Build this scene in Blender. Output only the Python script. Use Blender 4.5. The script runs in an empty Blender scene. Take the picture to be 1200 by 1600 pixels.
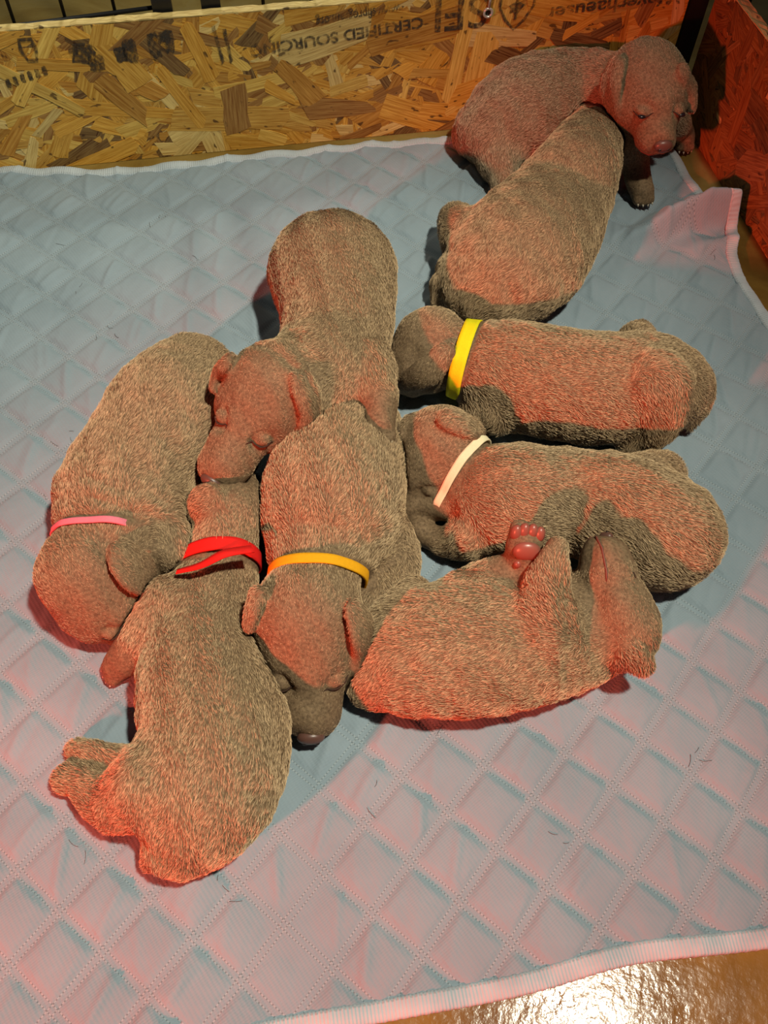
import bpy, math, random
import numpy as np
from mathutils import Vector, Matrix

# ------------------------------------------------------------------ camera, world, lights, exposure
scene = bpy.context.scene
COL = scene.collection
cam_data = bpy.data.cameras.new('camera')
cam = bpy.data.objects.new('camera', cam_data)
COL.objects.link(cam)
PITCH, ROLL, CAM_H = 1.00206788, 0.0362290652, 0.636535
cam_data.sensor_fit = 'VERTICAL'
cam_data.sensor_height = 36.0
cam_data.lens = 36.0 * 1350.0 / 1600.0
cam_data.clip_start = 0.02
fw = Vector((0, math.cos(PITCH), -math.sin(PITCH)))
r0 = Vector((1, 0, 0))
u0 = r0.cross(fw)
rt = r0 * math.cos(ROLL) + u0 * math.sin(ROLL)
up = -r0 * math.sin(ROLL) + u0 * math.cos(ROLL)
m = Matrix((rt, up, -fw)).transposed().to_4x4()
m.translation = Vector((0, 0, CAM_H))
cam.matrix_world = m
scene.camera = cam

world = bpy.data.worlds.new('world')
scene.world = world
world.use_nodes = True
bg = world.node_tree.nodes['Background']
bg.inputs[0].default_value = (0.85, 0.92, 1.0, 1)
bg.inputs[1].default_value = 0.03

def lamp(name, kind, loc, target, power, color, **kw):
    d = bpy.data.lights.new(name, kind)
    o = bpy.data.objects.new(name, d)
    COL.objects.link(o)
    o.location = loc
    o.rotation_euler = (Vector(target) - Vector(loc)).to_track_quat('-Z', 'Y').to_euler()
    d.energy = power
    d.color = color
    for k, v in kw.items():
        setattr(d, k, v)
    return o

# ceiling work light, above and to the right of the pen
lamp('ceiling_light', 'SPOT', (0.60, 0.12, 2.10), (-0.25, 0.40, 0.0), 190.0, (1.0, 0.955, 0.75),
     spot_size=math.radians(47), spot_blend=1.0, shadow_soft_size=0.06)
# red heat lamp clamped low at the near left corner of the pen
lamp('heat_lamp', 'SPOT', (-1.22, -1.10, 0.80), (0.04, 0.21, 0.0), 225.0, (1.0, 0.105, 0.055),
     spot_size=math.radians(33), spot_blend=0.9, shadow_soft_size=0.05)

# fill light added to brighten the floor behind the pen, no known lamp
lamp('added_back_fill', 'SPOT', (-0.50, 2.30, 2.00), (-0.35, 1.45, 0.0), 60.0, (1.0, 0.96, 0.74),
     spot_size=math.radians(46), spot_blend=0.8, shadow_soft_size=0.10)

scene.view_settings.view_transform = 'Standard'
scene.view_settings.look = 'None'
scene.view_settings.gamma = 1.0
scene.view_settings.use_curve_mapping = False
scene.view_settings.exposure = 0.20

# ------------------------------------------------------------------ helpers
RNG = random.Random(7)

def tag(o, label=None, cat=None, group=None, kind=None):
    if label: o['label'] = label
    if cat: o['category'] = cat
    if group: o['group'] = group
    if kind: o['kind'] = kind
    return o

def link(name, data, parent=None, mat=None, smooth=False):
    o = bpy.data.objects.new(name, data)
    COL.objects.link(o)
    if parent is not None: o.parent = parent
    if mat is not None and hasattr(data, 'materials') and not data.materials: data.materials.append(mat)
    if smooth and isinstance(data, bpy.types.Mesh):
        data.polygons.foreach_set('use_smooth', [True] * len(data.polygons))
    return o

def mesh(name, verts, faces):
    me = bpy.data.meshes.new(name)
    me.from_pydata([tuple(map(float, v)) for v in verts], [], [tuple(map(int, f)) for f in faces])
    me.update()
    return me

def empty(name, loc=(0, 0, 0)):
    o = bpy.data.objects.new(name, None)
    COL.objects.link(o)
    o.location = loc
    return o

def to_local(o, parent):
    """child geometry is written in world space; keep it there under a moved root"""
    o.matrix_parent_inverse = Matrix.Translation(-Vector(parent.location))

class NT:
    def __init__(self, name):
        self.mat = bpy.data.materials.new(name)
        self.mat.use_nodes = True
        self.t = self.mat.node_tree
        self.b = self.t.nodes['Principled BSDF']
    def n(self, typ, **kw):
        nd = self.t.nodes.new(typ)
        for k, v in kw.items():
            if k.startswith('i_'): nd.inputs[k[2:].replace('_', ' ')].default_value = v
            else: setattr(nd, k, v)
        return nd
    def l(self, a, b): self.t.links.new(a, b)
    def val(self, op, a, b=None, c=None):
        nd = self.n('ShaderNodeMath', operation=op)
        for k, x in enumerate((a, b, c)):
            if x is None: continue
            if isinstance(x, (int, float)): nd.inputs[k].default_value = x
            else: self.l(x, nd.inputs[k])
        return nd.outputs[0]
    def ramp(self, fac, stops):
        nd = self.n('ShaderNodeValToRGB')
        el = nd.color_ramp.elements
        while len(el) > 1: el.remove(el[-1])
        el[0].position, el[0].color = stops[0][0], (*stops[0][1], 1)
        for p, c in stops[1:]:
            e = el.new(p); e.color = (*c, 1)
        self.l(fac, nd.inputs[0])
        return nd.outputs[0]
    def mix(self, fac, a, b, mode='MIX'):
        nd = self.n('ShaderNodeMix', data_type='RGBA', blend_type=mode)
        if isinstance(fac, (int, float)): nd.inputs[0].default_value = fac
        else: self.l(fac, nd.inputs[0])
        for k, x in ((6, a), (7, b)):
            if isinstance(x, tuple): nd.inputs[k].default_value = (*x, 1)
            else: self.l(x, nd.inputs[k])
        return nd.outputs[2]
    def noise(self, scale, vec=None, detail=3.0, rough=0.5, dist=0.0):
        nd = self.n('ShaderNodeTexNoise')
        nd.inputs['Scale'].default_value = scale
        nd.inputs['Detail'].default_value = detail
        nd.inputs['Roughness'].default_value = rough
        nd.inputs['Distortion'].default_value = dist
        if vec is not None: self.l(vec, nd.inputs['Vector'])
        return nd.outputs['Fac']
    def coords(self, which='Object', scale=None):
        tc = self.n('ShaderNodeTexCoord').outputs[which]
        if scale is None: return tc
        mp = self.n('ShaderNodeMapping'); mp.inputs['Scale'].default_value = scale
        self.l(tc, mp.inputs[0])
        return mp.outputs[0]
    def bump(self, height, strength, distance):
        nd = self.n('ShaderNodeBump')
        nd.inputs['Strength'].default_value = strength
        nd.inputs['Distance'].default_value = distance
        self.l(height, nd.inputs['Height'])
        self.l(nd.outputs[0], self.b.inputs['Normal'])
        return nd
    def col(self, c):
        if isinstance(c, tuple): self.b.inputs['Base Color'].default_value = (*c, 1)
        else: self.l(c, self.b.inputs['Base Color'])
        return self
    def rough(self, v, spec=None):
        if isinstance(v, (int, float)): self.b.inputs['Roughness'].default_value = v
        else: self.l(v, self.b.inputs['Roughness'])
        if spec is not None: self.b.inputs['Specular IOR Level'].default_value = spec
        return self

def plain(name, c, rough=0.6, spec=0.4, metallic=0.0):
    t = NT(name); t.col(c).rough(rough, spec)
    t.b.inputs['Metallic'].default_value = metallic
    return t.mat

# ------------------------------------------------------------------ materials
def mat_pad():
    t = NT('quilted_fabric')
    uvn = t.n('ShaderNodeUVMap', uv_map='quilt')
    sep = t.n('ShaderNodeSeparateXYZ'); t.l(uvn.outputs[0], sep.inputs[0])
    obj = t.coords('Object')
    def stitch(a, b):
        # two stitched rows either side of the seam line a = integer, dashes run along b
        fr = t.val('ABSOLUTE', t.val('SUBTRACT', t.val('FRACT', t.val('ADD', a, 0.5)), 0.5))
        row = t.val('LESS_THAN', t.val('ABSOLUTE', t.val('SUBTRACT', fr, 0.055)), 0.010)
        dash = t.val('LESS_THAN', t.val('FRACT', t.val('MULTIPLY', b, 16.0)), 0.62)
        hole = t.val('SUBTRACT', 1.0, dash)
        return t.val('MULTIPLY', row, dash), t.val('MULTIPLY', row, hole)
    s1, h1 = stitch(sep.outputs[0], sep.outputs[1])
    s2, h2 = stitch(sep.outputs[1], sep.outputs[0])
    st = t.val('MAXIMUM', s1, s2)
    ho = t.val('MAXIMUM', h1, h2)
    big = t.noise(9.0, obj, 4.0, 0.6)
    fine = t.noise(260.0, obj, 2.0, 0.6)
    base = t.ramp(big, [(0.3, (0.195, 0.262, 0.315)), (0.7, (0.265, 0.335, 0.395))])
    base = t.mix(t.val('MULTIPLY', fine, 0.35), base, (0.26, 0.29, 0.315))
    c = t.mix(t.val('MULTIPLY', st, 0.22), base, (0.62, 0.66, 0.68))
    c = t.mix(t.val('MULTIPLY', ho, 0.60), c, (0.10, 0.125, 0.14))
    t.col(c).rough(0.85, 0.15)
    mp = t.n('ShaderNodeMapping'); mp.inputs['Rotation'].default_value = (0, 0, 0.9)
    t.l(obj, mp.inputs[0])
    w1 = t.n('ShaderNodeTexWave', wave_type='BANDS', bands_direction='X'); w1.inputs['Scale'].default_value = 190.0
    w2 = t.n('ShaderNodeTexWave', wave_type='BANDS', bands_direction='Y'); w2.inputs['Scale'].default_value = 110.0
    t.l(mp.outputs[0], w1.inputs[0]); t.l(mp.outputs[0], w2.inputs[0])
    weave = t.val('MULTIPLY', t.val('ADD', w1.outputs['Fac'], w2.outputs['Fac']), 0.16)
    hgt = t.val('ADD', weave, t.val('MULTIPLY', st, 0.9))
    hgt = t.val('SUBTRACT', hgt, t.val('MULTIPLY', ho, 1.2))
    hgt = t.val('ADD', hgt, t.val('MULTIPLY', t.noise(60.0, obj, 3.0, 0.55, 0.6), 1.2))
    t.bump(hgt, 0.75, 0.0007)
    t.b.inputs['Sheen Weight'].default_value = 0.15
    return t.mat

def mat_binding():
    t = NT('binding_tape')
    uvn = t.n('ShaderNodeUVMap', uv_map='tape')
    sep = t.n('ShaderNodeSeparateXYZ'); t.l(uvn.outputs[0], sep.inputs[0])
    obj = t.coords('Object')
    rib = t.val('SINE', t.val('MULTIPLY', sep.outputs[0], 2 * math.pi * 420))
    row = t.val('LESS_THAN', t.val('ABSOLUTE', t.val('SUBTRACT', sep.outputs[1], 0.84)), 0.05)
    dash = t.val('LESS_THAN', t.val('FRACT', t.val('MULTIPLY', sep.outputs[0], 330.0)), 0.6)
    st = t.val('MULTIPLY', row, dash)
    c = t.ramp(t.noise(30.0, obj, 4.0), [(0.3, (0.36, 0.42, 0.47)), (0.7, (0.47, 0.53, 0.58))])
    c = t.mix(t.val('MULTIPLY', st, 0.6), c, (0.30, 0.33, 0.35))
    t.col(c).rough(0.7, 0.25)
    t.bump(t.val('ADD', t.val('MULTIPLY', rib, 0.4), t.noise(120.0, obj)), 0.6, 0.0006)
    return t.mat

def mat_floor():
    t = NT('sealed_concrete')
    obj = t.coords('Object')
    a = t.noise(5.0, obj, 6.0, 0.62, 0.6)
    b = t.noise(38.0, obj, 5.0, 0.6)
    c = t.ramp(a, [(0.32, (0.085, 0.045, 0.008)), (0.47, (0.21, 0.130, 0.028)), (0.60, (0.30, 0.22, 0.070)), (0.75, (0.30, 0.26, 0.14))])
    c = t.mix(t.val('MULTIPLY', b, 0.5), c, (0.16, 0.10, 0.03))
    t.col(c)
    t.l(t.ramp(b, [(0.3, (0.10,) * 3), (0.7, (0.22,) * 3)]), t.b.inputs['Roughness'])
    t.b.inputs['Specular IOR Level'].default_value = 0.22
    t.bump(t.val('ADD', b, t.val('MULTIPLY', t.noise(170.0, obj, 3.0), 0.7)), 0.35, 0.0010)
    return t.mat

def mat_wood(name, use_attr):
    """pressed wood flake: grain along local X, colour from the flake itself"""
    t = NT(name)
    if use_attr:
        at = t.n('ShaderNodeAttribute', attribute_name='tint'); tint = at.outputs['Color']
        uvn = t.n('ShaderNodeUVMap', uv_map='grain'); gv = uvn.outputs[0]
    else:
        oi = t.n('ShaderNodeObjectInfo'); tint = oi.outputs['Color']
        uvn = t.n('ShaderNodeUVMap', uv_map='grain'); gv = uvn.outputs[0]
    mp = t.n('ShaderNodeMapping'); mp.inputs['Scale'].default_value = (26.0, 520.0, 1.0); t.l(gv, mp.inputs[0])
    g = t.noise(1.0, mp.outputs[0], 4.0, 0.6, 0.4)
    mp2 = t.n('ShaderNodeMapping'); mp2.inputs['Scale'].default_value = (60.0, 130.0, 1.0); t.l(gv, mp2.inputs[0])
    sp = t.noise(1.0, mp2.outputs[0], 2.0, 0.5)
    dark = t.mix(1.0, tint, (0.62, 0.52, 0.40), 'MULTIPLY')
    lite = t.mix(0.18, tint, (0.95, 0.74, 0.28))
    c = t.mix(t.ramp(g, [(0.32, (0, 0, 0)), (0.68, (1, 1, 1))]), dark, lite)
    speck = t.ramp(sp, [(0.30, (1, 1, 1)), (0.345, (0, 0, 0))])
    c = t.mix(t.val('MULTIPLY', speck, 0.8), c, (0.05, 0.018, 0.006))
    t.col(c).rough(0.55, 0.35)
    t.bump(g, 0.6, 0.0007)
    return t.mat

def mat_ink():
    t = NT('worn_ink')
    obj = t.coords('Object')
    a = t.noise(260.0, obj, 4.0, 0.7)
    b = t.noise(40.0, obj, 3.0, 0.6)
    s = t.val('ADD', t.val('MULTIPLY', a, 0.55), t.val('MULTIPLY', b, 0.45))
    al = t.ramp(s, [(0.40, (0.05,) * 3), (0.57, (0.82,) * 3)])
    t.col((0.045, 0.038, 0.033)).rough(0.8, 0.2)
    t.l(al, t.b.inputs['Alpha'])
    return t.mat

def mat_fur():
    t = NT('puppy_fur')
    hi = t.n('ShaderNodeHairInfo')
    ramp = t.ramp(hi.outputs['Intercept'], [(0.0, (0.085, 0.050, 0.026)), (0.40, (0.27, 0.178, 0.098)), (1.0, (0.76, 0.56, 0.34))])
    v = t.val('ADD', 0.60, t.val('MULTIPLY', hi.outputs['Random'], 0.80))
    comb = t.n('ShaderNodeCombineXYZ')
    for k in range(3): t.l(v, comb.inputs[k])
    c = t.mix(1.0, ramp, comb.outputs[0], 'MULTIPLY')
    oi = t.n('ShaderNodeObjectInfo')
    c = t.mix(1.0, c, oi.outputs['Color'], 'MULTIPLY')
    t.col(c).rough(0.55, 0.22)
    return t.mat

def mat_skin():
    t = NT('puppy_skin')
    obj = t.coords('Object')
    n = t.noise(420.0, obj, 3.0, 0.6)
    t.col(t.ramp(n, [(0.3, (0.10, 0.064, 0.036)), (0.7, (0.24, 0.160, 0.092))])).rough(0.75, 0.2)
    t.bump(n, 0.5, 0.001)
    return t.mat

def mat_felt(name, c):
    t = NT(name)
    n = t.noise(600.0, t.coords('Object'), 3.0, 0.6)
    t.col(t.mix(t.val('MULTIPLY', n, 0.5), c, tuple(x * 0.6 for x in c))).rough(0.8, 0.2)
    t.bump(n, 0.4, 0.0004)
    return t.mat

M_PAD, M_BIND, M_FLOOR = mat_pad(), mat_binding(), mat_floor()
M_STRAND, M_STRANDS, M_INK = mat_wood('wood_flake', False), mat_wood('wood_flakes', True), mat_ink()
M_FUR, M_SKIN = mat_fur(), mat_skin()
M_BLACK = plain('black_coated_metal', (0.008, 0.008, 0.009), 0.4, 0.5)
M_STEEL = plain('pale_steel', (0.75, 0.74, 0.70), 0.3, 0.5, 0.6)
M_NOSE = plain('puppy_nose', (0.11, 0.052, 0.040), 0.38, 0.5)
M_DARK = plain('dark_recess', (0.012, 0.008, 0.007), 0.35, 0.5)
M_LIP = plain('pink_lip', (0.16, 0.062, 0.045), 0.6, 0.3)
M_LID = plain('eyelid_skin', (0.05, 0.026, 0.018), 0.8, 0.2)
M_EYE = plain('sleepy_eye', (0.012, 0.009, 0.012), 0.25, 0.3)
M_PADS = plain('paw_pad_skin', (0.25, 0.080, 0.058), 0.33, 0.5)
M_CLAW = plain('claw', (0.55, 0.47, 0.36), 0.35, 0.5)

# ------------------------------------------------------------------ the pad: shape functions
def smoothstep(a, b, x):
    t = np.clip((x - a) / (b - a), 0, 1)
    return t * t * (3 - 2 * t)

_rs = np.random.RandomState(11)
_WAVES = [(_rs.normal(0, 1, 2), _rs.uniform(0, 6.28)) for _ in range(40)]
def wob(x, y, scale, k0, n=7):
    s = 0
    for v, ph in _WAVES[k0:k0 + n]:
        s = s + np.sin((v[0] * x + v[1] * y) * scale + ph)
    return s / n

def quilt_uv(x, y):
    i = 1.199 + 19.354 * x - 14.366 * y + 0.16 * wob(x, y, 9.0, 0)
    j = 4.721 - 13.762 * x - 19.267 * y + 0.16 * wob(x, y, 9.0, 8)
    return i, j

_cell_rand = np.random.RandomState(5).uniform(0, 1, (64, 64, 4))
FOLD_A, FOLD_B = np.array([0.215, 0.757]), np.array([0.385, 0.815])
def pad_z(x, y):
    x = np.asarray(x, dtype=np.float64); y = np.asarray(y, dtype=np.float64)
    i, j = quilt_uv(x, y)
    a, b = i - np.floor(i), j - np.floor(j)
    da, db = np.minimum(a, 1 - a), np.minimum(b, 1 - b)      # distance to the nearest seam centre
    def prof(d): return 0.75*smoothstep(0.045, 0.15, d) + 0.25*smoothstep(0.1, 0.45, d)
    r = _cell_rand[np.floor(i).astype(int) % 64, np.floor(j).astype(int) % 64]
    puff = (0.0026 + 0.0018*r[..., 3]) * prof(da) * prof(db)
    # narrow ridge between the two rows of stitches
    ridge = 0.0007 * np.maximum(1 - smoothstep(0.0, 0.05, da), 1 - smoothstep(0.0, 0.05, db))
    ci, cj = np.floor(i).astype(int) % 64, np.floor(j).astype(int) % 64
    r = _cell_rand[ci, cj]
    ang = -0.50 + (r[..., 0] - 0.5) * 1.0
    t = ((a - 0.5) * np.cos(ang) + (b - 0.5) * np.sin(ang))
    s = (-(a - 0.5) * np.sin(ang) + (b - 0.5) * np.cos(ang))
    wr = np.exp(-((t - (r[..., 1] - 0.5) * 0.5) / 0.075) ** 2) * (r[..., 2] - 0.25) + \
        0.6 * np.exp(-((t - (r[..., 3] - 0.5) * 0.7 - 0.22) / 0.05) ** 2) * (r[..., 1] - 0.3) + \
        0.45 * np.exp(-((t + 0.25 - 0.1 * np.sin(5 * s)) / 0.07) ** 2) * (r[..., 0] - 0.35)
    wrk = 0.0036 * wr * prof(da) * prof(db)
    base = 0.0035 + 0.0030 * wob(x, y, 14.0, 16) + 0.0022 * wob(x, y, 30.0, 24)
    # crease running from the pile down to the near edge
    cr = -0.0035 * np.exp(-(((x + 0.045) - 0.10 * (y - 0.12)) / 0.035) ** 2) * smoothstep(0.36, 0.22, y)
    cr = cr + 0.0030 * np.exp(-(((x + 0.115) - 0.16 * (y - 0.12)) / 0.014) ** 2) * smoothstep(0.27, 0.18, y)
    # raised fold by the right edge
    d = FOLD_B - FOLD_A; L = math.hypot(*d); d = d / L
    fu = ((x - FOLD_A[0]) * d[0] + (y - FOLD_A[1]) * d[1]) / L
    fv = -(x - FOLD_A[0]) * d[1] + (y - FOLD_A[1]) * d[0]
    fv = fv + 0.006*np.sin(fu*7.0)
    wv = np.where(fv > 0, 0.017, 0.0105)
    fold = 0.040 * smoothstep(-0.05, 0.80, fu) * np.exp(-(fv / wv) ** 2)
    fold2 = 0.010 * smoothstep(0.3, 1.0, fu) * np.exp(-((fv + 0.042) / 0.011) ** 2)
    return np.maximum(base + cr + puff + ridge + wrk, 0.0012) + fold + fold2

def spline(pts, n):
    pts = np.array(pts, float); d = np.r_[0, np.cumsum(np.linalg.norm(np.diff(pts, axis=0), axis=1))]
    t = np.linspace(0, d[-1], n)
    # smooth by piecewise cubic (finite-difference tangents)
    m_ = np.gradient(pts, d, axis=0)
    k = np.clip(np.searchsorted(d, t) - 1, 0, len(d) - 2)
    h = (d[k + 1] - d[k])[:, None]; s = ((t - d[k]) / h[:, 0])[:, None]
    return (2*s**3-3*s**2+1)*pts[k] + (s**3-2*s**2+s)*h*m_[k] + (-2*s**3+3*s**2)*pts[k+1] + (s**3-s**2)*h*m_[k+1]

EDGE_TOP = [(-.56, .835), (-.454, .851), (-.345, .856), (-.238, .876), (-.143, .896), (-.046, .921), (.076, .944), (.20, .967), (.315, .985)]
EDGE_RIGHT = [(.455, .12), (.43, .30), (.402, .56), (.388, .653), (.374, .698), (.370, .747), (.376, .800), (.352, .850), (.330, .93), (.315, .985)]
EDGE_BOTTOM = [(-.56, -.10), (-.2, -.02), (-.004, .022), (.072, .036), (.114, .046), (.178, .063), (.264, .074), (.36, .095), (.455, .12)]
EDGE_LEFT = [(-.56, -.10), (-.565, .4), (-.56, .835)]

def build_pad():
    nu, nv = 420, 400
    T, B = spline(EDGE_TOP, nu), spline(EDGE_BOTTOM, nu)
    Lf, Rg = spline(EDGE_LEFT, nv), spline(EDGE_RIGHT, nv)
    s = np.linspace(0, 1, nu)[None, :, None]; t = np.linspace(0, 1, nv)[:, None, None]
    XY = (1-t)*B[None] + t*T[None] + (1-s)*Lf[:, None] + s*Rg[:, None] - \
        ((1-s)*(1-t)*B[0] + s*(1-t)*B[-1] + (1-s)*t*T[0] + s*t*T[-1])
    X, Y = XY[..., 0], XY[..., 1]
    Z = pad_z(X, Y)
    v = np.stack([X, Y, Z], -1).reshape(-1, 3)
    idx = np.arange(nu * nv).reshape(nv, nu)
    f = np.stack([idx[:-1, :-1], idx[:-1, 1:], idx[1:, 1:], idx[1:, :-1]], -1).reshape(-1, 4)
    # skirt down to the floor around the rim
    rim = np.r_[idx[0, :], idx[1:, -1], idx[-1, -2::-1], idx[-2:0:-1, 0]]
    sk = v[rim].copy(); sk[:, 2] = 0.0004
    base = len(v); n = len(rim)
    v = np.r_[v, sk]
    k = np.arange(n); k2 = (k + 1) % n
    f2 = np.stack([rim[k], base + k, base + k2, rim[k2]], -1)
    me = mesh('quilted_pad', v, np.r_[f, f2])
    uvl = me.uv_layers.new(name='quilt')
    li = np.empty(len(me.loops), np.int32); me.loops.foreach_get('vertex_index', li)
    qi, qj = quilt_uv(v[:, 0], v[:, 1])
    uvl.data.foreach_set('uv', np.stack([qi, qj], -1)[li].ravel())
    root = empty('whelping_pad', (0, 0.4, 0))
    tag(root, 'grey blue quilted pad with diagonal double stitching spread under the puppies', 'pad')
    o = link('quilted_fabric', me, root, M_PAD, True); to_local(o, root)
    # binding tape, one strip for each side
    cx, cy = X.mean(), Y.mean()
    for nm, E, sgn in (('binding', EDGE_TOP, -1), ('binding', EDGE_RIGHT, 1), ('binding', EDGE_BOTTOM, 1), ('binding', EDGE_LEFT, -1)):
        c = spline(E, 420)
        tg = np.gradient(c, axis=0); tg /= np.linalg.norm(tg, axis=1)[:, None]
        nr = np.stack([-tg[:, 1], tg[:, 0]], -1) * sgn     # inward
        w = 0.0105
        vs = []; uv = []
        arc = np.r_[0, np.cumsum(np.linalg.norm(np.diff(c, axis=0), axis=1))]
        puck = 0.0004 * np.sin(arc * 900) + 0.0006 * np.sin(arc * 61 + 1)
        prof = [(-0.0022, None, 0.0), (-0.0020, 0.0, 0.1), (-0.0006, 0.0014, 0.25), (w*0.35, 0.0017, 0.5), (w*0.8, 0.0014, 0.8), (w, 0.0006, 1.0), (w, -0.0010, 1.0)]
        for off, dz, vv in prof:
            p = c + nr * (off + puck[:, None] * 0.6)
            q = c + nr * max(off, 0.0006)
            pzs = pad_z(q[:, 0], q[:, 1])
            ker = np.hanning(17); ker /= ker.sum(); pzs = np.maximum(np.convolve(np.pad(pzs, 8, 'edge'), ker, 'valid'), pzs - 0.0004)
            z = np.full(len(c), 0.0005) if dz is None else pzs + dz + puck * 0.3
            vs.append(np.c_[p, z]); uv.append(np.c_[arc, np.full(len(c), vv)])
        vs = np.concatenate(vs); uv = np.concatenate(uv)
        m_ = len(c); idn = np.arange(m_ * len(prof)).reshape(len(prof), m_)
        ff = np.stack([idn[:-1, :-1], idn[:-1, 1:], idn[1:, 1:], idn[1:, :-1]], -1).reshape(-1, 4)
        bm = mesh('binding', vs, ff)
        ul = bm.uv_layers.new(name='tape'); li = np.empty(len(bm.loops), np.int32); bm.loops.foreach_get('vertex_index', li)
        ul.data.foreach_set('uv', uv[li].ravel())
        b = link('binding', bm, root, M_BIND, True); to_local(b, root); b['label'] = 'pale woven edge binding'
    return root

# ------------------------------------------------------------------ floor
fl = mesh('floor', [(-4, -3, 0), (4, -3, 0), (4, 5, 0), (-4, 5, 0)], [(0, 1, 2, 3)])
tag(link('floor', fl, None, M_FLOOR), 'glossy mottled golden brown concrete floor', kind='structure')
build_pad()

# ------------------------------------------------------------------ oriented strand board panels
PALETTE = [((0.66, 0.325, 0.026), 5), ((0.74, 0.385, 0.040), 5), ((0.50, 0.215, 0.014), 4), ((0.78, 0.50, 0.10), 3),
           ((0.78, 0.58, 0.22), 2.2), ((0.30, 0.12, 0.018), 4), ((0.13, 0.046, 0.010), 2.4), ((0.60, 0.32, 0.045), 3)]
def pick_tint(rng):
    t = rng.uniform(0, sum(w for _, w in PALETTE))
    for c, w in PALETTE:
        t -= w
        if t <= 0: break
    k = rng.uniform(0.85, 1.12)
    return tuple(x * k for x in c)

def flake_outline(rng, L, W):
    """ragged-ended long flake, points in its own frame"""
    n = rng.randint(2, 3)
    taper = rng.uniform(0.45, 1.0); sk = rng.uniform(-0.6, 0.6) * W
    pts = []
    for k in range(n + 1):
        x = -L/2 + L*k/n
        pts.append((x + rng.uniform(-.03, .03)*L, -W/2*(1 - (1-taper)*k/n) + rng.uniform(-.08, .08)*W))
    pts.append((L/2 + sk*0.6 + rng.uniform(0, .08)*L, rng.uniform(-.15, .15)*W))
    for k in range(n, -1, -1):
        x = -L/2 + L*k/n
        pts.append((x + sk + rng.uniform(-.03, .03)*L, W/2*(1 - (1-taper)*k/n) + rng.uniform(-.08, .08)*W))
    pts.append((-L/2 + sk*0.4 - rng.uniform(0, .08)*L, rng.uniform(-.15, .15)*W))
    return pts

def clip_rect(poly, x0, x1, y0, y1):
    def clip(poly, inside, cut):
        out = []
        for k in range(len(poly)):
            a, b = poly[k-1], poly[k]
            ia, ib = inside(a), inside(b)
            if ia != ib: out.append(cut(a, b))
            if ib: out.append(b)
        return out
    def cx(x): return lambda a, b: (x, a[1] + (b[1]-a[1])*(x-a[0])/(b[0]-a[0]))
    def cy(y): return lambda a, b: (a[0] + (b[0]-a[0])*(y-a[1])/(b[1]-a[1]), y)
    for ins, ct in ((lambda p: p[0] >= x0, cx(x0)), (lambda p: p[0] <= x1, cx(x1)), (lambda p: p[1] >= y0, cy(y0)), (lambda p: p[1] <= y1, cy(y1))):
        poly = clip(poly, ins, ct)
        if len(poly) < 3: return []
    return poly

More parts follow.
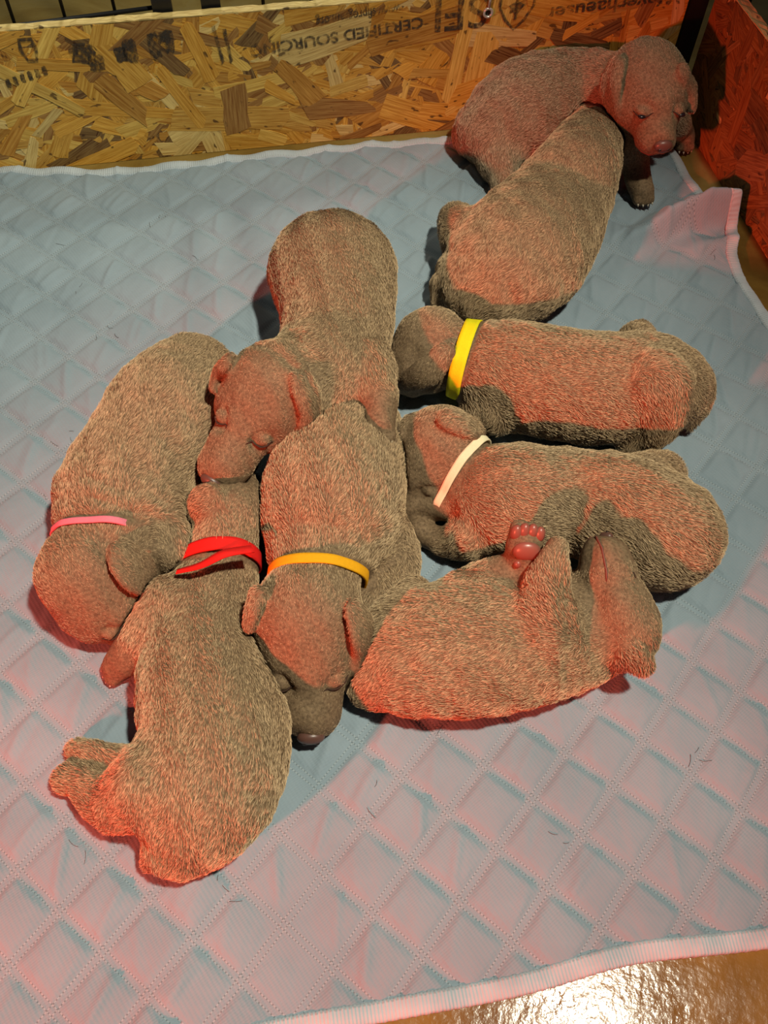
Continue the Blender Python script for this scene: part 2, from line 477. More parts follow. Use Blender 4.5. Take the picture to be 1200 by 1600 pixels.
def osb_panel(label, origin, udir, normal, length, height, thick, n_big, n_small, seed, shade_tint=(1, 1, 1)):
    rng = random.Random(seed)
    O, U, N, Z = Vector(origin), Vector(udir).normalized(), Vector(normal).normalized(), Vector((0, 0, 1))
    root = empty('strand_board_panel', O + U * length / 2)
    tag(root, label, 'board')
    W = lambda u, v, w: O + U*u + Z*v + N*w
    # core with a slightly ragged top edge
    nseg = 160
    vs, fs = [], []
    for k in range(nseg + 1):
        u = length * k / nseg
        jag = rng.uniform(-0.0007, 0.0007)
        for w, v in ((0, 0.0), (0, height + jag), (-thick*0.3, height + jag + rng.uniform(-.0008, .0006)), (-thick*0.7, height + jag + rng.uniform(-.0008, .0006)), (-thick, height + rng.uniform(-.0006, .0006)), (-thick, 0.0)):
            vs.append(W(u, v, w))
    for k in range(nseg):
        for q in range(6):
            a, b = k*6 + q, k*6 + (q+1) % 6
            fs.append((a, b, b+6, a+6))
    fs.append(tuple(range(5, -1, -1))); fs.append(tuple(nseg*6 + q for q in range(6)))
    me = mesh('board_core', vs, fs)
    tn = me.color_attributes.new('tint', 'FLOAT_COLOR', 'POINT')
    tn.data.foreach_set('color', np.tile([0.70, 0.55, 0.24, 1.0], (len(vs), 1)).ravel())
    ul = me.uv_layers.new(name='grain')
    for poly in me.polygons:
        for li in poly.loop_indices:
            vco = Vector(me.vertices[me.loops[li].vertex_index].co) - O
            ul.data[li].uv = (vco.dot(U), vco.dot(Z) + vco.dot(N))
    core = link('board_core', me, root, M_STRANDS); to_local(core, root)
    def plate(rng, L, Wd, ang, cu, cv, depth):
        pl = flake_outline(rng, L, Wd); ca, sa = math.cos(ang), math.sin(ang)
        poly = [(cu + x*ca - y*sa, cv + x*sa + y*ca) for x, y in pl]
        poly = clip_rect(poly, 0.0006, length - 0.0006, 0.0006, height - 0.0012)
        if len(poly) < 3: return None
        tl = (rng.uniform(-1, 1) * 0.004, rng.uniform(-1, 1) * 0.006)
        top, bot, uv = [], [], []
        for x, y in poly:
            dx, dy = x - cu, y - cv
            w = min(max(depth + dx*tl[0] + dy*tl[1], 0.00015), 0.0017)
            top.append(W(x, y, w)); bot.append(W(x, y, max(w - 0.0011, -0.0004)))
            uv.append((dx*ca + dy*sa + seed, -dx*sa + dy*ca + cu*7))
        n = len(poly)
        faces = [tuple(range(n))] + [(k, n + k, n + (k+1) % n, (k+1) % n) for k in range(n)]
        return top + bot, faces, uv + uv
    def dims(big):
        if big: return rng.uniform(.035, .125), rng.uniform(.012, .036)
        return rng.uniform(.018, .065), rng.uniform(.006, .018)
    def angle():
        return rng.choice((0, 0, 1)) * math.pi/2 * rng.uniform(.6, 1) + rng.gauss(0, 0.55)
    # small flakes: one joined layer
    V, Fc, UVs, Cs = [], [], [], []
    for _ in range(n_small):
        L, Wd = dims(False)
        r = plate(rng, L, Wd, angle(), rng.uniform(0, length), rng.uniform(0, height), rng.uniform(0.0002, 0.0009))
        if not r: continue
        b = len(V); V += r[0]; Fc += [tuple(b + q for q in f) for f in r[1]]; UVs += r[2]; c = [x*y for x, y in zip(pick_tint(rng), shade_tint)]; Cs += [(*c, 1.0)] * len(r[0])
    me = mesh('small_strands', V, Fc)
    tn = me.color_attributes.new('tint', 'FLOAT_COLOR', 'POINT'); tn.data.foreach_set('color', np.array(Cs).ravel())
    ul = me.uv_layers.new(name='grain'); li = np.empty(len(me.loops), np.int32); me.loops.foreach_get('vertex_index', li)
    ul.data.foreach_set('uv', np.array(UVs)[li].ravel())
    so = link('small_strands', me, root, M_STRANDS); to_local(so, root); tag(so, kind='stuff')
    # large flakes: each its own piece
    made = 0
    while made < n_big:
        L, Wd = dims(True)
        if rng.random() < 0.45: L *= 0.6; Wd *= 0.7
        r = plate(rng, L, Wd, angle(), rng.uniform(0, length), rng.uniform(0, height), rng.uniform(0.0004, 0.0014))
        if not r: continue
        me = mesh('strand', r[0], r[1])
        ul = me.uv_layers.new(name='grain'); li = np.empty(len(me.loops), np.int32); me.loops.foreach_get('vertex_index', li)
        ul.data.foreach_set('uv', np.array(r[2])[li].ravel())
        s = link('strand', me, root, M_STRAND); to_local(s, root)
        s.color = (*[x*y for x, y in zip(pick_tint(rng), shade_tint)], 1.0)
        made += 1
    return root, W, U, N

WALL_O, WALL_U = (-0.80, 0.7755, 0), (0.9767, 0.2148, 0)
back, WB, BU, BN = osb_panel('long yellow strand board panel with upside-down printed lettering behind the puppies',
    WALL_O, WALL_U, (0.2148, -0.9767, 0), 1.15, 0.158, 0.011, 300, 1500, 3)
BU0 = 0.3545       # u of the photograph's left frame edge on this panel
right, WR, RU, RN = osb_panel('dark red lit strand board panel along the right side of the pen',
    (0.3500, 1.0145, 0), (0.2148, -0.9767, 0), (-0.9767, -0.2148, 0), 1.10, 0.158, 0.012, 170, 1900, 5, (0.30, 0.20, 0.16))  # flakes darkened and reddened: the board's shade is put into their colour

# printed lettering, stamped upside down
def stamp(text, u_start, v_start, ang, size, width=None, bold=0.0):
    cu = bpy.data.curves.new('printed_lettering', 'FONT'); cu.body = text; cu.size = size; cu.offset = bold
    tmp = bpy.data.objects.new('tmp', cu); COL.objects.link(tmp)
    dg = bpy.context.evaluated_depsgraph_get()
    me = bpy.data.meshes.new_from_object(tmp.evaluated_get(dg)); bpy.data.objects.remove(tmp)
    xs = [v.co.x for v in me.vertices]; k = (width / (max(xs) - min(xs))) if width else 1.0
    ca, sa = math.cos(ang), math.sin(ang)
    for v in me.vertices:
        x, y = v.co.x * k, v.co.y
        v.co = WB(BU0 + u_start - (x*ca - y*sa), v_start - (x*sa + y*ca), 0.0019)
    me.materials.clear(); me.materials.append(M_INK)
    o = link('printed_lettering', me, back); to_local(o, back)
    return o
def ink_poly(name, pts, faces):
    me = mesh(name, [WB(BU0 + u, v, 0.0019) for u, v in pts], faces)
    o = link(name, me, back, M_INK); to_local(o, back)
    return o
stamp('Weyerhaeuser', 0.783, 0.1450, 0.05, 0.021, 0.158, 0.0004)
stamp('SFI', 0.560, 0.1570, 0.03, 0.050, 0.058, 0.0006)
stamp('CERTIFIED SOURCING', 0.488, 0.1385, 0.085, 0.0165, 0.190, 0.0004)
stamp('www.sfiprogram.org', 0.462, 0.1545, 0.085, 0.014, 0.092, 0.0002)
# shield shaped emblem with a tree in it
def outline(pts, w):
    n = len(pts); vs, fs = [], []
    cxm = sum(p[0] for p in pts)/n; cym = sum(p[1] for p in pts)/n
    for u, v in pts:
        d = math.hypot(u-cxm, v-cym); k = (d - w)/d
        vs += [(u, v), (cxm + (u-cxm)*k, cym + (v-cym)*k)]
    for k in range(n):
        a, b = 2*k, 2*((k+1) % n); fs.append((a, a+1, b+1, b))
    return vs, fs
ink_poly('printed_emblem', *outline([(0.592, 0.115), (0.604, 0.126), (0.613, 0.142), (0.613, 0.155), (0.572, 0.155), (0.571, 0.142), (0.580, 0.126)], 0.0035))
ink_poly('printed_emblem', [(0.5905, 0.152), (0.5905, 0.127), (0.5935, 0.127), (0.5935, 0.152), (0.583, 0.143), (0.592, 0.131), (0.601, 0.143), (0.592, 0.148)], [(0, 1, 2, 3), (4, 5, 6, 7)])
# smudged stamp blocks and pen strokes further left
def smudge(u0, u1, v0, v1, seed):
    r = random.Random(seed); n = 18; pts = []
    for k in range(n):
        a = 2*math.pi*k/n; c, s = math.cos(a), math.sin(a)
        q = 1/max(abs(c), abs(s)) ** 0.75
        pts.append(((u0+u1)/2 + (u1-u0)/2*c*q*r.uniform(.8, 1.05), (v0+v1)/2 + (v1-v0)/2*s*q*r.uniform(.8, 1.05)))
    ink_poly('printed_smudge', pts, [tuple(range(n))])
for k, q in enumerate(((.112, .139, .118, .141), (.128, .146, .108, .128), (.157, .170, .116, .134), (.166, .182, .114, .142), (.193, .206, .116, .147), (.205, .221, .122, .148))): smudge(*q, k)
ink_poly('printed_stroke', [(.261, .147), (.265, .147), (.270, .108), (.267, .106)], [(0, 1, 2, 3)])
ink_poly('printed_stroke', [(.272, .143), (.276, .143), (.279, .108), (.276, .106)], [(0, 1, 2, 3)])
ink_poly('printed_stroke', *outline([(.066, .150), (.080, .150), (.083, .138), (.079, .124), (.069, .124), (.064, .138)], 0.004))
for k in range(6): smudge(.040 + .008*k, .045 + .008*k, .099 + .002*k, .110 + .002*k, 30 + k)

# ------------------------------------------------------------------ wire pen behind the boards, hook on the back board
def tube_mesh(name, pts, r, n=8, closed=False):
    pts = [Vector(p) for p in pts]; vs, fs = [], []
    m_ = len(pts); prev = None
    for k, p in enumerate(pts):
        t = (pts[(k+1) % m_] - pts[k-1]) if closed else (pts[min(k+1, m_-1)] - pts[max(k-1, 0)])
        t.normalize()
        a = prev if prev is not None else (Vector((0, 0, 1)) if abs(t.z) < 0.9 else Vector((1, 0, 0)))
        a = (a - t*a.dot(t)).normalized(); prev = a; b = t.cross(a)
        rr = r[k] if isinstance(r, (list, tuple)) else r
        for q in range(n):
            an = 2*math.pi*q/n; vs.append(p + a*math.cos(an)*rr + b*math.sin(an)*rr)
    for k in range(m_ if closed else m_-1):
        for q in range(n):
            a, b = k*n + q, k*n + (q+1) % n
            c, d = ((k+1) % m_)*n + (q+1) % n, ((k+1) % m_)*n + q
            fs.append((a, b, c, d))
    if not closed: fs += [tuple(range(n-1, -1, -1)), tuple((m_-1)*n + q for q in range(n))]
    return mesh(name, vs, fs)

def box_mesh(name, W, u0, u1, v0, v1, w0, w1):
    vs = [W(u, v, w) for u in (u0, u1) for v in (v0, v1) for w in (w0, w1)]
    return mesh(name, vs, [(0, 1, 3, 2), (4, 6, 7, 5), (0, 4, 5, 1), (2, 3, 7, 6), (0, 2, 6, 4), (1, 5, 7, 3)])

pen = empty('wire_pen', WB(BU0 + 0.3, 0, -0.03))
tag(pen, 'black wire mesh pen standing behind the strand boards', 'wire pen')
wu0, wu1 = -0.34, 0.79
us = [0.0725 + 0.0513*k for k in range(-7, 14)]
for u in us:
    if 0.205 < u < 0.245 or 0.255 < u < 0.290: continue
    o = link('wire', tube_mesh('wire', [WB(BU0 + u - 0.010, 0.001, -0.027), WB(BU0 + u - 0.010, 0.60, -0.027)], 0.0019), pen, M_BLACK, True); to_local(o, pen)
for v, a, b in ((0.200, 0.285, wu1), (0.02, wu0, wu1), (0.34, wu0, wu1), (0.60, wu0, wu1)):
    o = link('wire', tube_mesh('wire', [WB(BU0 + a, v, -0.0235), WB(BU0 + b, v, -0.0235)], 0.0023), pen, M_BLACK, True); to_local(o, pen)
o = link('wire', tube_mesh('wire', [WB(BU0 + wu0, 0.128, -0.0235), WB(BU0 + 0.205, 0.157, -0.0235)], 0.0023), pen, M_BLACK, True); to_local(o, pen)
for u in (0.214, 0.264):
    o = link('post', box_mesh('post', WB, BU0 + u - 0.010, BU0 + u + 0.010, 0.001, 0.62, -0.034, -0.0145), pen, M_BLACK); to_local(o, pen)
o = link('corner_post', box_mesh('corner_post', WB, 1.1525, 1.174, 0.0005, 0.62, -0.012, 0.002), pen, M_BLACK); to_local(o, pen)
for k in range(8):
    o = link('wire', tube_mesh('wire', [WR(0.020 + 0.0535*k, 0.001, -0.030), WR(0.020 + 0.0535*k, 0.60, -0.030)], 0.0019), pen, M_BLACK, True); to_local(o, pen)
for v in (0.02, 0.34, 0.60):
    o = link('wire', tube_mesh('wire', [WR(-0.02, v, -0.0265), WR(0.5, v, -0.0265)], 0.0023), pen, M_BLACK, True); to_local(o, pen)

hook = empty('eye_hook', WB(BU0 + 0.560, 0.150, 0.003))
tag(hook, 'small pale metal eye hook screwed into the top of the back board', 'hook')
ring = [WB(BU0 + 0.5595 + 0.0045*math.cos(a), 0.1385 + 0.0045*math.sin(a), 0.004) for a in np.linspace(0, 2*math.pi, 20, endpoint=False)]
o = link('ring', tube_mesh('ring', ring, 0.0014, 8, True), hook, M_STEEL, True); to_local(o, hook)
o = link('shank', tube_mesh('shank', [WB(BU0 + 0.5600, 0.1445, 0.004), WB(BU0 + 0.5605, 0.158, 0.004), WB(BU0 + 0.5605, 0.162, 0.001), WB(BU0 + 0.5605, 0.1605, -0.004)], 0.0016, 8), hook, M_STEEL, True); to_local(o, hook)
hv = [WB(BU0 + 0.5595 + 0.0034*math.cos(a), 0.1385 + 0.0034*math.sin(a), 0.0024) for a in np.linspace(0, 2*math.pi, 16, endpoint=False)]
o = link('hole', mesh('hole', hv, [tuple(range(16))]), hook, M_DARK); to_local(o, hook)

# ------------------------------------------------------------------ puppies: blended round volumes meshed as one skin
PUPPIES = [{'name': 'puppy',
  'label': 'silver brown puppy with no collar sprawled in the centre, chin resting on its littermates',
  'prims': [('C',
             [[-0.0572, 0.6351, 0.062, 0.0612], [-0.0547, 0.62, 0.0632, 0.0585], [-0.0512, 0.5986, 0.0648, 0.0547], [-0.0488, 0.5787, 0.066, 0.0517], [-0.0482, 0.5629, 0.0663, 0.0501],
              [-0.0487, 0.5485, 0.0661, 0.0493], [-0.0497, 0.535, 0.066, 0.049], [-0.0514, 0.5212, 0.066, 0.0491], [-0.0536, 0.5084, 0.066, 0.0496], [-0.0552, 0.4995, 0.066, 0.05]],
             0.92, 0.02, 1),
            ('C',
             [[-0.0593, 0.501, 0.078, 0.0384], [-0.0652, 0.4933, 0.0803, 0.0378], [-0.0736, 0.4826, 0.0835, 0.037], [-0.081, 0.4736, 0.086, 0.0362], [-0.0865, 0.4682, 0.0872, 0.0356],
              [-0.091, 0.4646, 0.0877, 0.0351], [-0.0941, 0.4623, 0.088, 0.0348]],
             1.0, 0.015, 1),
            ('C',
             [[-0.0233, 0.5053, 0.076, 0.0287], [-0.0195, 0.4969, 0.0773, 0.0258], [-0.0143, 0.485, 0.079, 0.0217], [-0.01, 0.4731, 0.08, 0.0182], [-0.0078, 0.4613, 0.0797, 0.0159],
              [-0.0065, 0.4497, 0.0787, 0.0142], [-0.0057, 0.4415, 0.078, 0.0131]],
             1.0, 0.005, 1)],
  'heads': {'c': [-0.0974, 0.4642, 0.088],
            'r': 0.0401,
            'f': [-0.4454, -0.8825, -0.1508],
            'up': [0.1, -0.3, 0.95],
            'L': 2.315,
            'ears': [{'pts': [[-0.0669, 0.4461, 0.1155, 0.0131], [-0.0648, 0.445, 0.1116, 0.0141], [-0.062, 0.4433, 0.1058, 0.0154], [-0.0603, 0.4416, 0.0993, 0.0164], [-0.0606, 0.44, 0.0918, 0.0166],
                              [-0.0621, 0.4383, 0.0835, 0.0164], [-0.0643, 0.4364, 0.076, 0.0157], [-0.0675, 0.4339, 0.0692, 0.0142], [-0.0714, 0.4311, 0.0631, 0.0121],
                              [-0.0742, 0.4291, 0.059, 0.0106]],
                      'th': 0.0044,
                      'n': [0.0, 0.0, 0.0]},
                     {'pts': [[-0.1308, 0.4677, 0.1178, 0.0102], [-0.1336, 0.4682, 0.1137, 0.0099], [-0.1375, 0.4688, 0.1079, 0.0095], [-0.1407, 0.4683, 0.103, 0.0088], [-0.1423, 0.4659, 0.1, 0.0078],
                              [-0.1431, 0.4625, 0.098, 0.0066], [-0.1436, 0.46, 0.0967, 0.0057]],
                      'th': 0.0044,
                      'n': [0.0, 0.0, 0.0]}],
            'nose': 1,
            'eyes': 1,
            'mz': 1.15},
  'collar': None,
  'folds': [([-0.0647, 0.4475, 0.12], [0.6694, 0.7227, -0.1721], 0.022, 0.014, 0.0017, 0.05)],
  'paws': [([-0.0057, 0.4415, 0.078], [0.1344, -0.9889, -0.0627], [0.0, 0.0, 1.0], 0.0131)],
  'claws': [],
  'pads': []},
 {'name': 'puppy',
  'label': 'puppy with an orange yellow collar lying face down in the middle of the pile',
  'prims': [('C',
             [[-0.0499, 0.3117, 0.055, 0.0292], [-0.0483, 0.3239, 0.0511, 0.0352], [-0.0462, 0.341, 0.0457, 0.0434], [-0.0445, 0.3565, 0.0424, 0.0503], [-0.0435, 0.3671, 0.0433, 0.0544],
              [-0.0429, 0.3761, 0.0462, 0.0571], [-0.0421, 0.3867, 0.0481, 0.0584], [-0.0412, 0.4007, 0.048, 0.0582], [-0.0402, 0.4162, 0.0469, 0.0567], [-0.0384, 0.431, 0.0451, 0.0541],
              [-0.0349, 0.4454, 0.042, 0.0497], [-0.0305, 0.459, 0.0382, 0.0443], [-0.0273, 0.4684, 0.0355, 0.0405]],
             0.88, 0.014, 1),
            ('C',
             [[-0.0079, 0.4638, 0.026, 0.0238], [-0.0042, 0.4591, 0.0242, 0.0215], [0.001, 0.4522, 0.0217, 0.0184], [0.0052, 0.4447, 0.0196, 0.0157], [0.0074, 0.4358, 0.0183, 0.0141],
              [0.0086, 0.4263, 0.0174, 0.0129], [0.0093, 0.4196, 0.0168, 0.0122]],
             1.0, 0.006, 1),
            ('C',
             [[-0.0047, 0.3694, 0.0289, 0.0274], [0.0014, 0.3641, 0.0264, 0.0242], [0.0096, 0.3564, 0.0229, 0.0199], [0.015, 0.3479, 0.0204, 0.0167], [0.0148, 0.3375, 0.0197, 0.0158],
              [0.0118, 0.3264, 0.0199, 0.0161], [0.0095, 0.3184, 0.0201, 0.0164]],
             1.0, 0.005, 1),
            ('C',
             [[-0.0094, 0.3282, 0.0221, 0.0237], [-0.0064, 0.3213, 0.0219, 0.0233], [-0.0025, 0.3113, 0.0216, 0.0228], [-0.0002, 0.3005, 0.0212, 0.0222], [-0.0009, 0.2889, 0.0208, 0.0215],
              [-0.0032, 0.2765, 0.0203, 0.0207], [-0.0059, 0.2658, 0.0196, 0.0196], [-0.009, 0.2573, 0.0185, 0.0179], [-0.0124, 0.2505, 0.0172, 0.016], [-0.0148, 0.246, 0.0163, 0.0146]],
             0.8, 0.006, 1)],
  'heads': {'c': [-0.0531, 0.2765, 0.052],
            'r': 0.0428,
            'f': [0.0752, -0.9586, -0.2747],
            'up': [0.0, 0.1, 1.0],
            'L': 2.043,
            'ears': [{'pts': [[-0.0173, 0.2683, 0.0827, 0.0109], [-0.0156, 0.2658, 0.0794, 0.0123], [-0.0132, 0.2623, 0.0745, 0.0144], [-0.0115, 0.2594, 0.0683, 0.0156],
                              [-0.0108, 0.2578, 0.0595, 0.0155], [-0.0108, 0.2567, 0.0495, 0.0146], [-0.0113, 0.2549, 0.0419, 0.0132], [-0.0128, 0.2514, 0.0388, 0.0112],
                              [-0.015, 0.2473, 0.0381, 0.0088], [-0.0165, 0.2443, 0.0378, 0.0071]],
                      'th': 0.0044,
                      'n': [0.0, 0.0, 0.0]},
                     {'pts': [[-0.0881, 0.2797, 0.0845, 0.0073], [-0.0892, 0.2767, 0.0832, 0.008], [-0.0907, 0.2726, 0.0812, 0.0088], [-0.0921, 0.2687, 0.0788, 0.0091],
                              [-0.0932, 0.2655, 0.0754, 0.0083], [-0.0943, 0.2627, 0.0717, 0.007], [-0.095, 0.2607, 0.069, 0.006]],
                      'th': 0.0044,
                      'n': [0.0, 0.0, 0.0]}],
            'nose': 1,
            'eyes': 1,
            'mz': 1.12},
  'collar': {'c': [-0.0499, 0.3128, 0.055], 'a': [-0.0206, 0.996, 0.0865], 'w': 0.0083, 'rmax': 0.039},
  'folds': [],
  'paws': [],
  'claws': [],
  'pads': []},
 {'name': 'puppy',
  'label': 'long puppy with a red ribbon collar lying belly down at the lower left',
  'prims': [('C',
             [[-0.1256, 0.3515, 0.045, 0.0255], [-0.127, 0.3453, 0.0399, 0.0273], [-0.1289, 0.3362, 0.033, 0.03], [-0.1306, 0.3256, 0.0284, 0.0326], [-0.1321, 0.314, 0.0283, 0.0348],
              [-0.1334, 0.301, 0.0305, 0.037], [-0.1336, 0.2868, 0.0328, 0.0393], [-0.1326, 0.271, 0.0346, 0.0421], [-0.1307, 0.2541, 0.0366, 0.0452], [-0.1277, 0.2378, 0.0383, 0.0478],
              [-0.1229, 0.2226, 0.0396, 0.0497], [-0.117, 0.208, 0.0406, 0.0512], [-0.113, 0.1943, 0.0412, 0.0521], [-0.112, 0.1816, 0.0415, 0.0526], [-0.1128, 0.1698, 0.0414, 0.0525],
              [-0.1144, 0.159, 0.0402, 0.0505], [-0.117, 0.1483, 0.0366, 0.0452], [-0.1203, 0.1386, 0.0319, 0.038], [-0.1227, 0.1319, 0.0285, 0.0328]],
             0.82, 0.018, 1),
            ('C',
             [[-0.159, 0.2877, 0.04, 0.0253], [-0.1635, 0.2813, 0.0381, 0.0238], [-0.1701, 0.2723, 0.0354, 0.0216], [-0.1769, 0.2641, 0.032, 0.0193], [-0.1843, 0.2578, 0.0273, 0.0167],
              [-0.1921, 0.2523, 0.0219, 0.014], [-0.1975, 0.2486, 0.018, 0.0121]],
             1.0, 0.005, 1),
            ('C',
             [[-0.1482, 0.1542, 0.05, 0.0282], [-0.1555, 0.1517, 0.0424, 0.0265], [-0.1659, 0.1483, 0.032, 0.0239], [-0.1761, 0.1472, 0.0239, 0.0212], [-0.1857, 0.1505, 0.021, 0.0181],
              [-0.1952, 0.156, 0.0204, 0.0149], [-0.203, 0.1604, 0.02, 0.0126], [-0.2087, 0.1623, 0.0188, 0.0116], [-0.2127, 0.1631, 0.0177, 0.0114], [-0.2154, 0.1635, 0.017, 0.0113]],
             1.0, 0.006, 1),
            ('C',
             [[-0.1652, 0.1694, 0.02, 0.0181], [-0.1716, 0.1716, 0.0195, 0.016], [-0.1808, 0.1748, 0.0188, 0.0132], [-0.19, 0.1777, 0.018, 0.011], [-0.1989, 0.18, 0.017, 0.0099],
              [-0.2078, 0.1819, 0.0158, 0.0095], [-0.214, 0.1833, 0.015, 0.0092]],
             1.0, 0.004, 1),
            ('C', [[-0.1318, 0.1149, 0.03, 0.0127], [-0.1361, 0.1136, 0.0264, 0.0113], [-0.142, 0.1119, 0.0216, 0.0092], [-0.1463, 0.1106, 0.018, 0.0077]], 1.0, 0.01, 1)],
  'heads': {'c': [-0.1246, 0.3746, 0.044],
            'r': 0.0312,
            'f': [-0.0373, 0.9846, -0.1707],
            'up': [0.0, 0.2, 1.0],
            'L': 2.633,
            'ears': [{'pts': [[-0.1362, 0.3714, 0.0741, 0.01], [-0.139, 0.3706, 0.0725, 0.011], [-0.143, 0.3695, 0.0701, 0.0124], [-0.1471, 0.3687, 0.0666, 0.0131], [-0.1511, 0.3685, 0.0609, 0.0122],
                              [-0.1552, 0.3685, 0.0541, 0.0105], [-0.1581, 0.3686, 0.0492, 0.0092]],
                      'th': 0.0044,
                      'n': [0.0, 0.0, 0.0]}],
            'nose': 0,
            'eyes': 0},
  'collar': {'c': [-0.1243, 0.3334, 0.045],
             'a': [-0.0665, 0.9978, 0.0],
             'w': 0.0105,
             'rmax': 0.0321,
             'tail': [[-0.0967, 0.3206, 0.077], [-0.1159, 0.3108, 0.085], [-0.1307, 0.3044, 0.08], [-0.1525, 0.3037, 0.068]]},
  'folds': [],
  'paws': [([-0.1975, 0.2486, 0.018], [-0.7009, -0.5306, -0.4767], [0.0, 0.0, 1.0], 0.0121)],
  'claws': [],
  'pads': []},
 {'name': 'puppy',
  'label': 'puppy with a thin pink collar at the far left, head turned down',
  'prims': [('C',
             [[-0.2113, 0.3478, 0.05, 0.0404], [-0.2125, 0.3571, 0.0484, 0.0445], [-0.214, 0.3704, 0.0461, 0.0503], [-0.2137, 0.3848, 0.0444, 0.0544], [-0.2106, 0.3996, 0.0439, 0.0553],
              [-0.2058, 0.4153, 0.0441, 0.0547], [-0.201, 0.431, 0.0443, 0.0542], [-0.1968, 0.4462, 0.0447, 0.0548], [-0.1926, 0.4614, 0.0452, 0.0556], [-0.1889, 0.4765, 0.0447, 0.0548],
              [-0.1854, 0.4932, 0.0421, 0.0511], [-0.1824, 0.5099, 0.0385, 0.0458], [-0.1804, 0.5216, 0.0359, 0.042]],
             0.86, 0.016, 1),
            ('C', [[-0.1849, 0.364, 0.045, 0.0309], [-0.1796, 0.3563, 0.0435, 0.0277], [-0.1724, 0.3457, 0.0415, 0.0234], [-0.1672, 0.338, 0.04, 0.0203]], 1.0, 0.012, 1),
            ('C', [[-0.1681, 0.5192, 0.0304, 0.0293], [-0.1633, 0.5128, 0.0276, 0.0258], [-0.1567, 0.504, 0.0238, 0.021], [-0.1519, 0.4976, 0.021, 0.0175]], 1.0, 0.01, 1)],
  'heads': {'c': [-0.222, 0.3094, 0.044],
            'r': 0.0414,
            'f': [0.7065, -0.6063, -0.3651],
            'up': [-0.15, 0.25, 0.95],
            'L': 1.587,
            'ears': [{'pts': [[-0.1932, 0.3125, 0.0803, 0.0104], [-0.1911, 0.3105, 0.0784, 0.0127], [-0.1881, 0.3077, 0.0755, 0.0159], [-0.1853, 0.3055, 0.0721, 0.018],
                              [-0.1827, 0.304, 0.0684, 0.0184], [-0.1802, 0.3031, 0.0642, 0.0177], [-0.1783, 0.3034, 0.0585, 0.0164], [-0.1773, 0.3061, 0.0498, 0.0139],
                              [-0.1768, 0.31, 0.0397, 0.0108], [-0.1765, 0.3129, 0.0325, 0.0085]],
                      'th': 0.0044,
                      'n': [0.0, 0.0, 0.0]}],
            'nose': 0,
            'eyes': 1},
  'collar': {'c': [-0.2226, 0.3414, 0.056], 'a': [-0.0177, 0.986, 0.1661], 'w': 0.005, 'rmax': 0.0349},
  'folds': [([-0.1985, 0.3465, 0.09], [0.2115, 0.9569, 0.1993], 0.022, 0.015, 0.0013, 0.06)],
  'paws': [],
  'claws': [],
  'pads': []},
 {'name': 'puppy',
  'label': 'collarless puppy lying on its back at the lower right, pink paw pads and chin up',
  'prims': [('C',
             [[0.1634, 0.2865, 0.0298, 0.0365], [0.1555, 0.2855, 0.0323, 0.0405], [0.144, 0.2838, 0.0358, 0.0461], [0.1304, 0.2812, 0.0385, 0.0505], [0.1143, 0.277, 0.0399, 0.0527],
              [0.0962, 0.2718, 0.0405, 0.0536], [0.0787, 0.2673, 0.0405, 0.0536], [0.0619, 0.2645, 0.0399, 0.0528], [0.0457, 0.2624, 0.0388, 0.051], [0.0325, 0.2598, 0.0368, 0.0478],
              [0.0233, 0.2559, 0.0332, 0.042], [0.0171, 0.2515, 0.0288, 0.0349], [0.013, 0.2484, 0.0256, 0.0298]],
             0.78, 0.02, 1),
            ('C',
             [[0.068, 0.3054, 0.05, 0.0195], [0.0734, 0.3088, 0.0527, 0.0176], [0.0811, 0.3135, 0.0566, 0.015], [0.0882, 0.3174, 0.06, 0.0131], [0.0944, 0.3193, 0.0619, 0.0128],
              [0.1, 0.3204, 0.0634, 0.0131], [0.1041, 0.322, 0.066, 0.0136], [0.1057, 0.3249, 0.0712, 0.0138], [0.1057, 0.3282, 0.0775, 0.0141], [0.1055, 0.3306, 0.082, 0.0143]],
             1.0, 0.01, 1),
            ('C',
             [[0.1218, 0.2666, 0.064, 0.025], [0.1206, 0.2722, 0.0676, 0.0239], [0.1189, 0.2802, 0.0728, 0.0223], [0.118, 0.2878, 0.078, 0.0204], [0.1185, 0.2939, 0.083, 0.018],
              [0.1198, 0.2996, 0.0881, 0.0153], [0.1214, 0.305, 0.092, 0.0129], [0.1234, 0.3108, 0.0942, 0.0112], [0.1257, 0.3162, 0.0953, 0.0098], [0.1274, 0.32, 0.096, 0.0088]],
             1.0, 0.005, 1),
            ('C',
             [[0.0225, 0.311, 0.03, 0.0151], [0.0173, 0.3007, 0.0303, 0.0165], [0.0099, 0.2859, 0.0306, 0.0184], [0.0035, 0.2721, 0.03, 0.0195], [-0.0011, 0.2602, 0.0276, 0.019],
              [-0.0049, 0.2491, 0.0244, 0.0178], [-0.0074, 0.2415, 0.022, 0.0168]],
             1.0, 0.015, 1),
            ('C', [[0.1542, 0.2873, 0.05, 0.024], [0.1599, 0.2871, 0.05, 0.0243], [0.1677, 0.2868, 0.05, 0.0247], [0.1733, 0.2865, 0.05, 0.025]], 1.0, 0.015, 1)],
  'heads': {'c': [0.1796, 0.2812, 0.055],
            'r': 0.0304,
            'f': [-0.0983, 0.913, 0.3958],
            'up': [0.85, 0.2, -0.12],
            'L': 2.243,
            'ears': [{'pts': [[0.1788, 0.2521, 0.068, 0.0082], [0.1814, 0.2518, 0.0642, 0.0094], [0.185, 0.2512, 0.0587, 0.0109], [0.1883, 0.2505, 0.054, 0.0116], [0.1909, 0.2494, 0.0505, 0.0105],
                              [0.1932, 0.2482, 0.0477, 0.0085], [0.1948, 0.2472, 0.0458, 0.007]],
                      'th': 0.0044,
                      'n': [0.0, 0.0, 0.0]},
